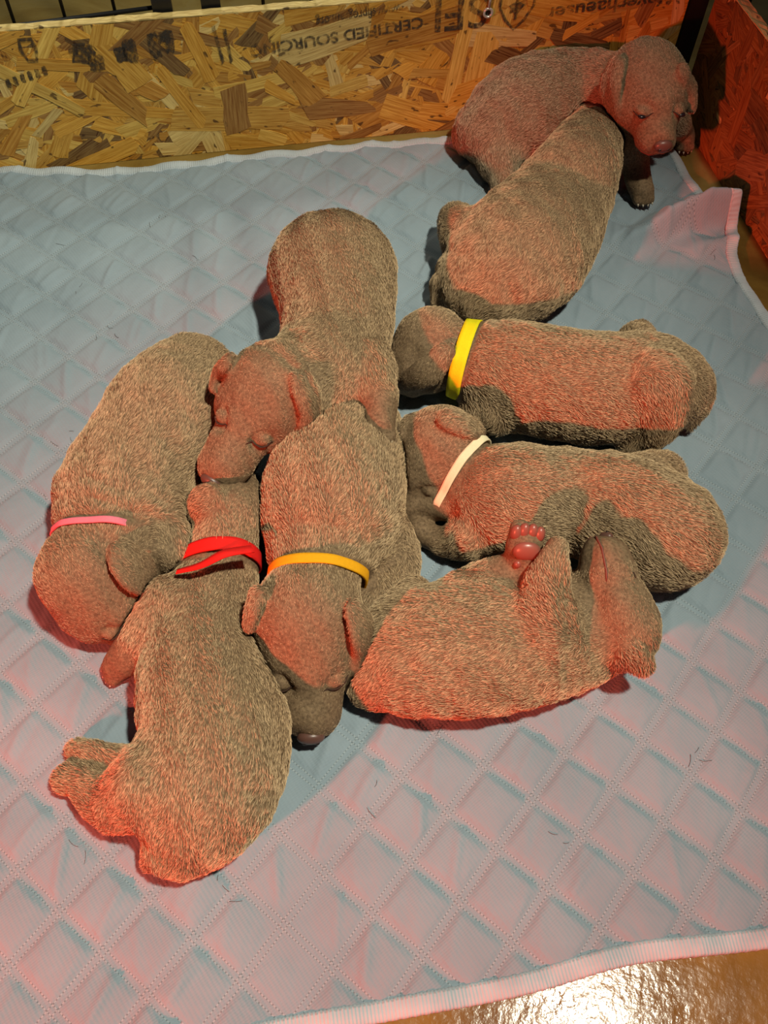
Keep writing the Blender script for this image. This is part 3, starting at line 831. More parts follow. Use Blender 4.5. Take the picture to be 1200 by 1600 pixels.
                     {'pts': [[0.1705, 0.2522, 0.0554, 0.0065], [0.1718, 0.2517, 0.051, 0.006], [0.1736, 0.251, 0.0451, 0.0052], [0.1749, 0.2505, 0.0407, 0.0047]],
                      'th': 0.0044,
                      'n': [0.0, 0.0, 0.0]}],
            'nose': 1,
            'eyes': 1,
            'mouth': 1,
            'mz': 1.52},
  'collar': None,
  'folds': [([0.1346, 0.265, 0.1], [-0.9321, -0.3128, 0.1825], 0.025, 0.018, 0.0012, 0.06)],
  'paws': [([0.1055, 0.3306, 0.082], [0.0759, 0.4736, 0.8775], [0.05, -0.75, 0.65], 0.0143)],
  'claws': [],
  'pads': [1]},
 {'name': 'puppy',
  'label': 'puppy with a cream white collar lying below the yellow collared one, head to the left',
  'prims': [('C',
             [[0.077, 0.4238, 0.0277, 0.0307], [0.0829, 0.4162, 0.0313, 0.0362], [0.0918, 0.4058, 0.0364, 0.0437], [0.1032, 0.3984, 0.0399, 0.0489], [0.118, 0.3976, 0.04, 0.0492],
              [0.1352, 0.3999, 0.0386, 0.0471], [0.1516, 0.4006, 0.0378, 0.0459], [0.166, 0.3979, 0.0386, 0.0471], [0.1796, 0.3937, 0.04, 0.0491], [0.1922, 0.3889, 0.041, 0.0506],
              [0.2037, 0.3829, 0.0413, 0.0517], [0.2142, 0.3764, 0.0412, 0.0521], [0.2242, 0.372, 0.0406, 0.05], [0.2346, 0.3718, 0.0389, 0.0426], [0.2446, 0.3737, 0.0366, 0.0325],
              [0.2515, 0.3753, 0.035, 0.0252]],
             0.84, 0.016, 1),
            ('C', [[0.2243, 0.4274, 0.029, 0.0275], [0.2297, 0.4324, 0.027, 0.025], [0.2371, 0.4393, 0.0242, 0.0216], [0.2425, 0.4443, 0.0223, 0.0191]], 1.0, 0.008, 1),
            ('C', [[0.2546, 0.3785, 0.03, 0.0201], [0.2595, 0.3805, 0.0276, 0.017], [0.2663, 0.3833, 0.0244, 0.0128], [0.2712, 0.3853, 0.022, 0.0097]], 1.0, 0.012, 1),
            ('C',
             [[0.0716, 0.3671, 0.03, 0.021], [0.0664, 0.3669, 0.0268, 0.0186], [0.0589, 0.3668, 0.0224, 0.0153], [0.0514, 0.3679, 0.019, 0.0128], [0.0438, 0.3713, 0.0176, 0.0117],
              [0.0361, 0.376, 0.0172, 0.0114], [0.0307, 0.3794, 0.017, 0.0113]],
             1.0, 0.004, 1),
            ('C',
             [[0.0481, 0.3993, 0.03, 0.0161], [0.0438, 0.3997, 0.0283, 0.0152], [0.0377, 0.4003, 0.0259, 0.014], [0.0323, 0.4006, 0.024, 0.013], [0.0282, 0.4006, 0.023, 0.0125],
              [0.0249, 0.4004, 0.0224, 0.0121], [0.0226, 0.4002, 0.022, 0.012]],
             1.0, 0.003, 1)],
  'heads': {'c': [0.0435, 0.4411, 0.05],
            'r': 0.0347,
            'f': [-0.4984, -0.7888, -0.3597],
            'up': [0.05, 0.15, 0.95],
            'L': 1.603,
            'ears': [{'pts': [[0.0504, 0.4436, 0.0853, 0.0115], [0.0541, 0.4439, 0.0841, 0.0124], [0.0593, 0.4444, 0.0821, 0.0137], [0.0646, 0.4453, 0.079, 0.0142], [0.07, 0.4468, 0.0734, 0.0132],
                              [0.0755, 0.4487, 0.0667, 0.0115], [0.0793, 0.45, 0.0619, 0.0102]],
                      'th': 0.0044,
                      'n': [0.0, 0.0, 0.0]},
                     {'pts': [[0.0146, 0.4576, 0.0623, 0.0097], [0.0131, 0.4538, 0.0614, 0.0094], [0.011, 0.4487, 0.06, 0.0089], [0.0095, 0.4449, 0.059, 0.0086]], 'th': 0.0044, 'n': [0.0, 0.0, 0.0]}],
            'nose': 0,
            'eyes': 0},
  'collar': {'c': [0.0642, 0.4191, 0.045], 'a': [0.8025, -0.5966, 0.0], 'w': 0.007, 'rmax': 0.0354},
  'folds': [],
  'paws': [([0.0307, 0.3794, 0.017], [-0.8704, 0.4851, -0.0839], [0.0, 0.0, 1.0], 0.0113), ([0.0226, 0.4002, 0.022], [-0.9784, -0.0417, -0.2024], [0.0, 0.0, 1.0], 0.012)],
  'claws': [],
  'pads': []},
 {'name': 'puppy',
  'label': 'puppy with a bright yellow collar lying on its belly, head to the left',
  'prims': [('C',
             [[0.0696, 0.5457, 0.05, 0.0304], [0.0788, 0.5434, 0.0474, 0.0362], [0.0922, 0.5401, 0.044, 0.0442], [0.1065, 0.5364, 0.0416, 0.0503], [0.121, 0.5318, 0.0416, 0.0527],
              [0.1365, 0.5269, 0.0427, 0.0531], [0.1519, 0.523, 0.0436, 0.0532], [0.1675, 0.5205, 0.0439, 0.0536], [0.183, 0.519, 0.0438, 0.0536], [0.1979, 0.5192, 0.0435, 0.0531],
              [0.2121, 0.5218, 0.043, 0.0524], [0.2255, 0.5259, 0.0422, 0.0512], [0.2376, 0.5296, 0.0407, 0.049], [0.2486, 0.532, 0.0377, 0.0447], [0.2581, 0.5338, 0.0341, 0.0393],
              [0.2646, 0.5351, 0.0314, 0.0355]],
             0.86, 0.016, 1),
            ('C',
             [[0.23, 0.5048, 0.062, 0.0358], [0.2321, 0.5005, 0.0563, 0.033], [0.2348, 0.4945, 0.0481, 0.029], [0.2352, 0.4891, 0.04, 0.025], [0.231, 0.4849, 0.0319, 0.021],
              [0.2245, 0.4813, 0.0237, 0.0171], [0.2198, 0.4788, 0.018, 0.0144]],
             1.0, 0.0025, 1),
            ('C', [[0.2322, 0.5774, 0.04, 0.0217], [0.2349, 0.5848, 0.037, 0.0193], [0.2385, 0.595, 0.033, 0.016], [0.2412, 0.6024, 0.03, 0.0136]], 1.0, 0.008, 1),
            ('C',
             [[0.2661, 0.5396, 0.05, 0.0163], [0.2715, 0.5382, 0.0474, 0.0145], [0.279, 0.5359, 0.0437, 0.0119], [0.2844, 0.5324, 0.04, 0.0099], [0.2861, 0.5267, 0.0367, 0.009],
              [0.2858, 0.5197, 0.0335, 0.0086], [0.2846, 0.5136, 0.03, 0.0082], [0.282, 0.5087, 0.0257, 0.0074], [0.2785, 0.5047, 0.0212, 0.0065], [0.276, 0.5019, 0.018, 0.0059]],
             1.0, 0.004, 1),
            ('C', [[0.095, 0.5017, 0.03, 0.0255], [0.0893, 0.501, 0.0264, 0.0221], [0.0815, 0.5001, 0.0216, 0.0174], [0.0759, 0.4994, 0.018, 0.014]], 1.0, 0.006, 1)],
  'heads': {'c': [0.0356, 0.5566, 0.05],
            'r': 0.0353,
            'f': [-0.6291, -0.6673, -0.3987],
            'up': [-0.12, 0.05, 0.95],
            'L': 1.422,
            'ears': [{'pts': [[0.0486, 0.5262, 0.0764, 0.0101], [0.0464, 0.5237, 0.0738, 0.0113], [0.0431, 0.5202, 0.07, 0.0129], [0.0393, 0.5175, 0.0658, 0.0141], [0.0348, 0.516, 0.0616, 0.0144],
                              [0.0299, 0.5152, 0.0571, 0.0143], [0.0253, 0.5156, 0.052, 0.0137], [0.0211, 0.518, 0.0454, 0.0122], [0.0172, 0.5215, 0.0382, 0.0102], [0.0145, 0.5241, 0.0331, 0.0088]],
                      'th': 0.0044,
                      'n': [0.0, -0.3, 0.4]}],
            'nose': 0,
            'eyes': 0},
  'collar': {'c': [0.0684, 0.5472, 0.05], 'a': [0.9608, -0.2774, 0.0], 'w': 0.0129, 'rmax': 0.0386},
  'folds': [],
  'paws': [],
  'claws': [],
  'pads': []},
 {'name': 'puppy',
  'label': 'puppy seen from behind, leaning against the one in the far corner',
  'prims': [('C',
             [[0.2101, 0.8601, 0.06, 0.0366], [0.2058, 0.8472, 0.0613, 0.0386], [0.1995, 0.8288, 0.0628, 0.0416], [0.1926, 0.8115, 0.062, 0.045], [0.1861, 0.799, 0.0564, 0.0488],
              [0.1791, 0.7875, 0.0485, 0.0529], [0.1698, 0.7712, 0.0434, 0.0569], [0.1566, 0.7445, 0.0445, 0.0616], [0.1413, 0.7129, 0.0484, 0.0661], [0.1275, 0.6872, 0.0504, 0.0678],
              [0.116, 0.6716, 0.0482, 0.0643], [0.1061, 0.6619, 0.0441, 0.0579], [0.0993, 0.6556, 0.041, 0.0532]],
             0.8, 0.016, 1),
            ('C', [[0.0749, 0.7156, 0.045, 0.0288], [0.0718, 0.7265, 0.042, 0.0259], [0.0676, 0.7414, 0.038, 0.0218], [0.0645, 0.7523, 0.035, 0.0189]], 1.0, 0.008, 1),
            ('C', [[0.0688, 0.6654, 0.0307, 0.0296], [0.0652, 0.6611, 0.0279, 0.0262], [0.0602, 0.6552, 0.0242, 0.0215], [0.0565, 0.6509, 0.0214, 0.018]], 1.0, 0.006, 1),
            ('C', [[0.1294, 0.6549, 0.0305, 0.0294], [0.1269, 0.6516, 0.0272, 0.0253], [0.1234, 0.647, 0.0226, 0.0196], [0.1209, 0.6437, 0.0193, 0.0154]], 1.0, 0.006, 1)],
  'heads': {'c': [0.2193, 0.8954, 0.05],
            'r': 0.0318,
            'f': [0.9216, -0.0662, -0.3824],
            'up': [0.0, 0.1, 1.0],
            'L': 1.643,
            'ears': [{'pts': [[0.1801, 0.8965, 0.0397, 0.0102], [0.1768, 0.8962, 0.0386, 0.0098], [0.1723, 0.8958, 0.037, 0.0092], [0.169, 0.8955, 0.0359, 0.0088]],
                      'th': 0.0044,
                      'n': [0.0, 0.0, 0.0]}],
            'nose': 0,
            'eyes': 0},
  'collar': None,
  'folds': [],
  'paws': [],
  'claws': [],
  'pads': []},
 {'name': 'puppy',
  'label': 'greyish puppy sitting in the far corner, face to the camera and eyes half open',
  'prims': [('C',
             [[0.2527, 0.9253, 0.075, 0.0432], [0.2412, 0.9342, 0.0676, 0.0472], [0.2245, 0.9461, 0.0574, 0.0526], [0.2063, 0.9525, 0.0501, 0.0567], [0.1866, 0.9488, 0.0489, 0.0585],
              [0.1654, 0.9396, 0.0505, 0.0589], [0.1467, 0.9303, 0.0507, 0.0575], [0.1311, 0.9216, 0.047, 0.0527], [0.118, 0.9127, 0.042, 0.046], [0.109, 0.9065, 0.0383, 0.0412]],
             0.95, 0.016, 1),
            ('C',
             [[0.1241, 0.9015, 0.0341, 0.0338], [0.1212, 0.8935, 0.0322, 0.0314], [0.1174, 0.8823, 0.0295, 0.028], [0.115, 0.8723, 0.0268, 0.0248], [0.1155, 0.8655, 0.0244, 0.022],
              [0.1175, 0.8601, 0.022, 0.0194], [0.1195, 0.8542, 0.02, 0.0174], [0.1215, 0.8465, 0.0183, 0.0164], [0.1235, 0.8384, 0.0169, 0.016], [0.1249, 0.8326, 0.016, 0.0158]],
             1.0, 0.006, 1),
            ('C',
             [[0.0848, 0.9361, 0.03, 0.0165], [0.0822, 0.9308, 0.0273, 0.0158], [0.0788, 0.9232, 0.0234, 0.0146], [0.0779, 0.916, 0.02, 0.0135], [0.0819, 0.9094, 0.0175, 0.0124],
              [0.0883, 0.9031, 0.0154, 0.0112], [0.0931, 0.8988, 0.014, 0.0105]],
             1.0, 0.006, 1),
            ('C',
             [[0.26, 0.8653, 0.06, 0.0183], [0.2617, 0.8644, 0.0539, 0.0176], [0.2643, 0.8629, 0.0454, 0.0166], [0.2666, 0.8606, 0.038, 0.0158], [0.2685, 0.857, 0.033, 0.0152],
              [0.2702, 0.8526, 0.0291, 0.0148], [0.2718, 0.8478, 0.026, 0.0144], [0.2732, 0.8423, 0.0236, 0.0141], [0.2745, 0.8364, 0.022, 0.0138], [0.2754, 0.8323, 0.021, 0.0136]],
             1.0, 0.008, 1),
            ('C',
             [[0.3134, 0.9192, 0.05, 0.0191], [0.3208, 0.9275, 0.0413, 0.0172], [0.331, 0.9389, 0.0292, 0.0148], [0.3386, 0.9464, 0.02, 0.013], [0.341, 0.9465, 0.0166, 0.0125],
              [0.3408, 0.9429, 0.0161, 0.0127], [0.3404, 0.94, 0.016, 0.013]],
             1.0, 0.008, 1)],
  'heads': {'c': [0.265, 0.8962, 0.108],
            'r': 0.044,
            'f': [0.1855, -0.9631, -0.1951],
            'up': [0.05, -0.05, 1.0],
            'L': 1.865,
            'ears': [{'pts': [[0.2244, 0.8829, 0.1326, 0.012], [0.2236, 0.8805, 0.1289, 0.0133], [0.2226, 0.8771, 0.1236, 0.0151], [0.2222, 0.874, 0.1183, 0.0161], [0.2226, 0.8717, 0.1133, 0.0157],
                              [0.2236, 0.8696, 0.1082, 0.0144], [0.225, 0.8677, 0.1037, 0.0129], [0.2272, 0.8658, 0.0998, 0.0111], [0.2297, 0.864, 0.0963, 0.009], [0.2316, 0.8628, 0.094, 0.0075]],
                      'th': 0.0044,
                      'n': [0.0, 0.0, 0.0]},
                     {'pts': [[0.2938, 0.8723, 0.1359, 0.0099], [0.299, 0.875, 0.1283, 0.0104], [0.3061, 0.8785, 0.1178, 0.0109], [0.3116, 0.8801, 0.1088, 0.0109], [0.3138, 0.8778, 0.1028, 0.0096],
                              [0.3142, 0.8736, 0.0983, 0.0076], [0.3144, 0.8704, 0.0953, 0.0062]],
                      'th': 0.0044,
                      'n': [0.0, 0.0, 0.0]}],
            'nose': 1,
            'eyes': 2},
  'collar': None,
  'folds': [([0.2108, 0.8562, 0.13], [-0.896, 0.2896, -0.3367], 0.02, 0.014, 0.0016, 0.06)],
  'paws': [([0.2754, 0.8323, 0.021], [0.2175, -0.9294, -0.2983], [0.0, 0.0, 1.0], 0.0136), ([0.3404, 0.94, 0.016], [0.225, -0.8293, -0.5116], [0.0, 0.0, 1.0], 0.013)],
  'claws': [],
  'pads': []}]

GS = 0.0022          # lattice step, shared by all puppies so that touching bodies can be fitted to each other

class Field:
    def __init__(self, lo, hi):
        self.lo = np.floor(np.array(lo) / GS).astype(int) - 4
        self.hi = np.ceil(np.array(hi) / GS).astype(int) + 5
        self.D = np.full(self.hi - self.lo, 0.03, np.float32)
    def box(self, lo, hi):
        a = np.maximum(np.floor(np.array(lo) / GS).astype(int) - self.lo, 0)
        b = np.minimum(np.ceil(np.array(hi) / GS).astype(int) + 1 - self.lo, self.D.shape)
        if np.any(b <= a): return None
        sl = tuple(slice(x, y) for x, y in zip(a, b))
        ax = [((np.arange(x, y) + l) * GS).astype(np.float32) for x, y, l in zip(a, b, self.lo)]
        return sl, ax[0][:, None, None], ax[1][None, :, None], ax[2][None, None, :]
    def blend(self, sl, d, k, sub=False):
        cur = self.D[sl]
        if sub:
            h = np.maximum(k - np.abs(cur + d), 0) / k
            self.D[sl] = np.maximum(cur, -d) + h*h*k*0.25
        else:
            h = np.maximum(k - np.abs(cur - d), 0) / k
            self.D[sl] = np.minimum(cur, d) - h*h*k*0.25
    def chain(self, pts, zs, k):
        pts = np.array(pts, float); R = pts[:, 3].max()
        lo = pts[:, :3].min(0) - R - k - .004; hi = pts[:, :3].max(0) + R + k + .004
        bx = self.box(lo, hi)
        if bx is None: return
        sl, x, y, z = bx
        D = None
        if len(pts) == 1: pts = np.r_[pts, pts + [[1e-5, 0, 0, 0]]]
        for p, q in zip(pts[:-1], pts[1:]):
            a = p[:3] * [1, 1, 1/zs]; b = q[:3] * [1, 1, 1/zs]
            ba = b - a; l2 = max(ba @ ba, 1e-12)
            px, py, pz = x - a[0], y - a[1], z/zs - a[2]
            t = np.clip((px*ba[0] + py*ba[1] + pz*ba[2]) / l2, 0, 1)
            d = np.sqrt((px - t*ba[0])**2 + (py - t*ba[1])**2 + (pz - t*ba[2])**2) - (p[3] + t*(q[3] - p[3]))
            D = d if D is None else np.minimum(D, d)
        self.blend(sl, (D * min(1.0, zs)).astype(np.float32), k)
    def ell(self, c, ax, r, k, sub=False):
        c = np.array(c); ax = np.array(ax); r = np.array(r, float)
        ext = np.sqrt(((ax * r[:, None])**2).sum(0)) + k + .004
        bx = self.box(c - ext, c + ext)
        if bx is None: return
        sl, x, y, z = bx
        q = [(x-c[0])*a[0] + (y-c[1])*a[1] + (z-c[2])*a[2] for a in ax]
        k0 = np.sqrt(sum((qq/rr)**2 for qq, rr in zip(q, r)))
        k1 = np.sqrt(sum((qq/rr**2)**2 for qq, rr in zip(q, r))) + 1e-9
        self.blend(sl, (k0*(k0-1)/k1).astype(np.float32), k, sub)
    def sample(self, p):
        g = np.atleast_2d(p) / GS - self.lo
        g = np.clip(g, 0, np.array(self.D.shape) - 1.001)
        i = g.astype(int); f = g - i; out = 0
        for dx in (0, 1):
            for dy in (0, 1):
                for dz in (0, 1):
                    w = (f[:, 0] if dx else 1-f[:, 0]) * (f[:, 1] if dy else 1-f[:, 1]) * (f[:, 2] if dz else 1-f[:, 2])
                    out = out + w * self.D[i[:, 0]+dx, i[:, 1]+dy, i[:, 2]+dz]
        return out
    def exit(self, p, d, tmax=0.12):
        """first way out of the body from p along d"""
        d = np.array(d) / np.linalg.norm(d); t = np.arange(0, tmax, 0.0008)
        v = self.sample(np.array(p) + t[:, None]*d)
        k = np.argmax(v > 0) if np.any(v > 0) else len(t)-1
        return t[k]

def surface_nets(D, lo):
    s = D < 0
    n = D.shape
    cnt = np.zeros([k-1 for k in n], np.int8)
    for dx in (0, 1):
        for dy in (0, 1):
            for dz in (0, 1):
                cnt += s[dx:n[0]-1+dx, dy:n[1]-1+dy, dz:n[2]-1+dz]
    I = np.argwhere((cnt > 0) & (cnt < 8))
    vid = np.full(cnt.shape, -1, np.int32); vid[tuple(I.T)] = np.arange(len(I))
    pos = np.zeros((len(I), 3)); c = np.zeros(len(I))
    cor = [(a, b, e) for a in (0, 1) for b in (0, 1) for e in (0, 1)]
    for p in cor:
        for ax in range(3):
            if p[ax]: continue
            q = list(p); q[ax] = 1
            v0 = D[tuple((I + p).T)]; v1 = D[tuple((I + q).T)]
            mk = (v0 < 0) != (v1 < 0)
            t = v0[mk] / (v0[mk] - v1[mk])
            o = np.tile(np.array(p, float), (mk.sum(), 1)); o[:, ax] += t
            pos[mk] += o; c[mk] += 1
    V = (I + pos / c[:, None] + lo) * GS
    quads = []
    for ax in range(3):
        b, e = (ax+1) % 3, (ax+2) % 3
        sl0 = [slice(1, k-1) for k in n]; sl1 = list(sl0); sl0[ax] = slice(0, n[ax]-1); sl1[ax] = slice(1, n[ax])
        s0, s1 = s[tuple(sl0)], s[tuple(sl1)]
        for flip in (False, True):
            E = np.argwhere((s0 & ~s1) if not flip else (~s0 & s1))
            off = np.ones(3, int); off[ax] = 0; E = E + off
            def cell(db, de):
                q = E.copy(); q[:, b] += db; q[:, e] += de
                return vid[tuple(q.T)]
            f = np.stack([cell(-1, -1), cell(0, -1), cell(0, 0), cell(-1, 0)], -1)
            quads.append(f[:, ::-1] if flip else f)
    Q = np.concatenate(quads); Q = Q[(Q >= 0).all(1)]
    return V, Q

def relax(V, Q, it, lam=0.5):
    e = np.concatenate([Q[:, [0, 1]], Q[:, [1, 2]], Q[:, [2, 3]], Q[:, [3, 0]]]); e = np.r_[e, e[:, ::-1]]
    deg = np.bincount(e[:, 0], minlength=len(V)).astype(float); deg[deg == 0] = 1
    for _ in range(it):
        S = np.stack([np.bincount(e[:, 0], weights=V[e[:, 1], k], minlength=len(V)) for k in range(3)], -1) / deg[:, None]
        V = V + lam * (S - V)
    return V

def nrm(v): v = np.array(v, float); return v / np.linalg.norm(v)

class Head:
    def __init__(self, h):
        self.c = np.array(h['c']); self.r = h['r']
        self.f = nrm(h['f']); u = np.array(h['up']); self.l = nrm(np.cross(u, self.f)); self.u = np.cross(self.f, self.l)
        self.L = h['L']
    def w(self, x, y, z): return self.c + self.r * (x*self.f + y*self.l + z*self.u)
    def axes(self, tilt=0): return (self.f, self.l, self.u)

def build_field(p):
    pts = [q[:3] for pr in p['prims'] for q in pr[1]]; rr = max(q[3] for pr in p['prims'] for q in pr[1])
    h = p['heads']; hd = Head(h)
    pts = np.array(pts + [hd.c, hd.w(hd.L, 0, 0)])
    lo = pts.min(0) - rr - .02; hi = pts.max(0) + rr + .02; lo[2] = -0.004
    F = Field(lo, hi); flows = []
    for _, ch, zs, k, fl in p['prims']:
        F.chain(ch, zs, k)
        a = np.array(ch)
        for q in range(len(a)-1): flows.append((a[q, :3], a[q+1, :3], (a[q, 3]+a[q+1, 3])/2, nrm(a[q+1, :3]-a[q, :3] + 1e-6)))
    r = hd.r; A = hd.axes(); kk = 0.22*r; L = hd.L; xm = L - 0.42
    F.ell(hd.w(-.04, 0, .02), A, (1.02*r, .97*r, .90*r), kk)
    F.ell(hd.w(.58, 0, -.06), A, (.74*r, .80*r, .68*r), kk)
    mz = h.get('mz', 1.0); xm = L - 0.47*mz
    F.chain([[*hd.w(.80, 0, -.14), .62*r], [*hd.w((.8 + xm)/2, 0, -.24), .50*r*mz], [*hd.w(xm, 0, -.27), .43*r*mz]], 1.0, .16*r)
    for s in (-1, 1):
        F.ell(hd.w(xm - .06, s*.24, -.36), A, (.42*r*mz, .27*r*mz, .29*r*mz), .08*r)
        F.ell(hd.w(.38, s*.50, -.30), A, (.60*r, .44*r, .48*r), kk)
    F.chain([[*hd.w(.5, 0, -.55), .36*r], [*hd.w(xm - .02, 0, -.58), .22*r]], 1.0, .07*r)
    F.chain([[*hd.w(.75, 0, .52), .05*r], [*hd.w(1.05, 0, .33), .05*r]], 1.0, .10*r)
    for s in (-1, 1):        # eye hollows, then soft lids
        F.ell(hd.w(1.16, s*.46, .22), A, (.22*r, .20*r, .13*r), .18*r, True)
        F.ell(hd.w(1.04, s*.43, .17), A, (.17*r, .19*r, .12*r), .06*r)
    flows.append((hd.w(xm, 0, -.2), hd.w(-.6, 0, .1), r*.9, -hd.f))
    for e in h['ears']:
        q = np.array(e['pts'])
        for k in range(len(q)):
            n = nrm(nrm(q[k, :3] - hd.c) + np.array(e['n']))
            t = q[min(k+1, len(q)-1), :3] - q[max(k-1, 0), :3]; t = nrm(t - n*(t@n)); b = np.cross(n, t)
            cc = q[k, :3] - n*0.001
            F.ell(cc, (t, b, n), (q[k, 3], q[k, 3], e['th']), .0015 if k else .004)
        for k in range(len(q)-1): flows.append((q[k, :3], q[k+1, :3], q[k, 3]*.7, nrm(q[k+1, :3]-q[k, :3])))
    for c, d, u, r_ in p['paws']:
        d = nrm(d); u = nrm(np.array(u) - d*(np.array(u)@d)); s = np.cross(u, d)
        for k, x in enumerate((-.72, -.25, .25, .72)):
            cc = np.array(c) + d*r_*(.55 + .25*(1 - abs(x))) + s*r_*x*0.85 - u*r_*.12
            F.ell(cc, (d, s, u), (r_*.62, r_*.33, r_*.48), .0008)
    # soft lumps in the coat
    I = [((np.arange(nn) + l) * GS) for nn, l in zip(F.D.shape, F.lo)]
    X, Y, Z = I[0][:, None, None], I[1][None, :, None], I[2][None, None, :]
    ph = p['heads']['c'][0] * 90
    F.D += (0.0009*np.sin(X*170+ph)*np.sin(Y*150+ph*2)*np.sin(Z*160+1) + 0.0005*np.sin(X*330+Y*120+ph)*np.sin(Y*310-Z*140)).astype(np.float32)
    # skin folds at the neck
    for fc, fa, fl_, wl, am, fr_ in p['folds']:
        t = (X-fc[0])*fa[0] + (Y-fc[1])*fa[1] + (Z-fc[2])*fa[2]; rr2 = (X-fc[0])**2 + (Y-fc[1])**2 + (Z-fc[2])**2
        wv = t + 0.002*np.sin(X*150 + Y*90)
        F.D += (am*np.cos(2*math.pi*wv/wl)*np.exp(-(t/fl_)**2)*np.exp(-rr2/fr_**2)).astype(np.float32)
    # rest on the pad
    PZ = pad_z(*np.meshgrid(I[0], I[1], indexing='ij'))[:, :, None] + 0.0006
    F.D = np.maximum(F.D, (PZ - Z).astype(np.float32))
    # lean on the boards without entering them
    for (ox, oy), (nx, ny) in (((-0.454, 0.852), (0.2148, -0.9767)), ((0.3500, 1.0145), (-0.9767, -0.2148))):
        F.D = np.maximum(F.D, (0.0045 - ((X-ox)*nx + (Y-oy)*ny + 0*Z)).astype(np.float32))
    return F, hd, flows

def carve(F, G, gap=0.0012):
    a = np.maximum(F.lo, G.lo); b = np.minimum(F.hi, G.hi)
    if np.any(b <= a): return
    sf = tuple(slice(x-l, y-l) for x, y, l in zip(a, b, F.lo)); sg = tuple(slice(x-l, y-l) for x, y, l in zip(a, b, G.lo))
    F.D[sf] = np.maximum(F.D[sf], gap - G.D[sg])

def sphere(name, c, ax, r, nu=14, nv=9, shape=None):
    vs, fs = [], []
    for i in range(nv+1):
        th = math.pi*i/nv
        for j in range(nu):
            ph = 2*math.pi*j/nu
            q = [math.cos(th), math.sin(th)*math.cos(ph), math.sin(th)*math.sin(ph)]
            if shape: q = shape(q)
            vs.append(np.array(c) + sum(qq*rr*np.array(a) for qq, rr, a in zip(q, r, ax)))
    for i in range(nv):
        for j in range(nu):
            a, b = i*nu + j, i*nu + (j+1) % nu
            fs.append((a, b, b+nu, a+nu))
    return mesh(name, vs, fs)

HAIR_DENSITY = 900000.0
COLLAR_COL = {'orange': (0.90, 0.42, 0.01), 'red': (0.75, 0.015, 0.012), 'pink': (0.85, 0.22, 0.30), 'cream': (0.85, 0.76, 0.50), 'yellow': (0.85, 0.75, 0.01)}
COLLARS = {1: 'orange', 2: 'red', 3: 'pink', 5: 'cream', 6: 'yellow'}
built = []
for p in PUPPIES:
    F, hd, flows = build_field(p)
    for G in built: carve(F, G)
    built.append(F)

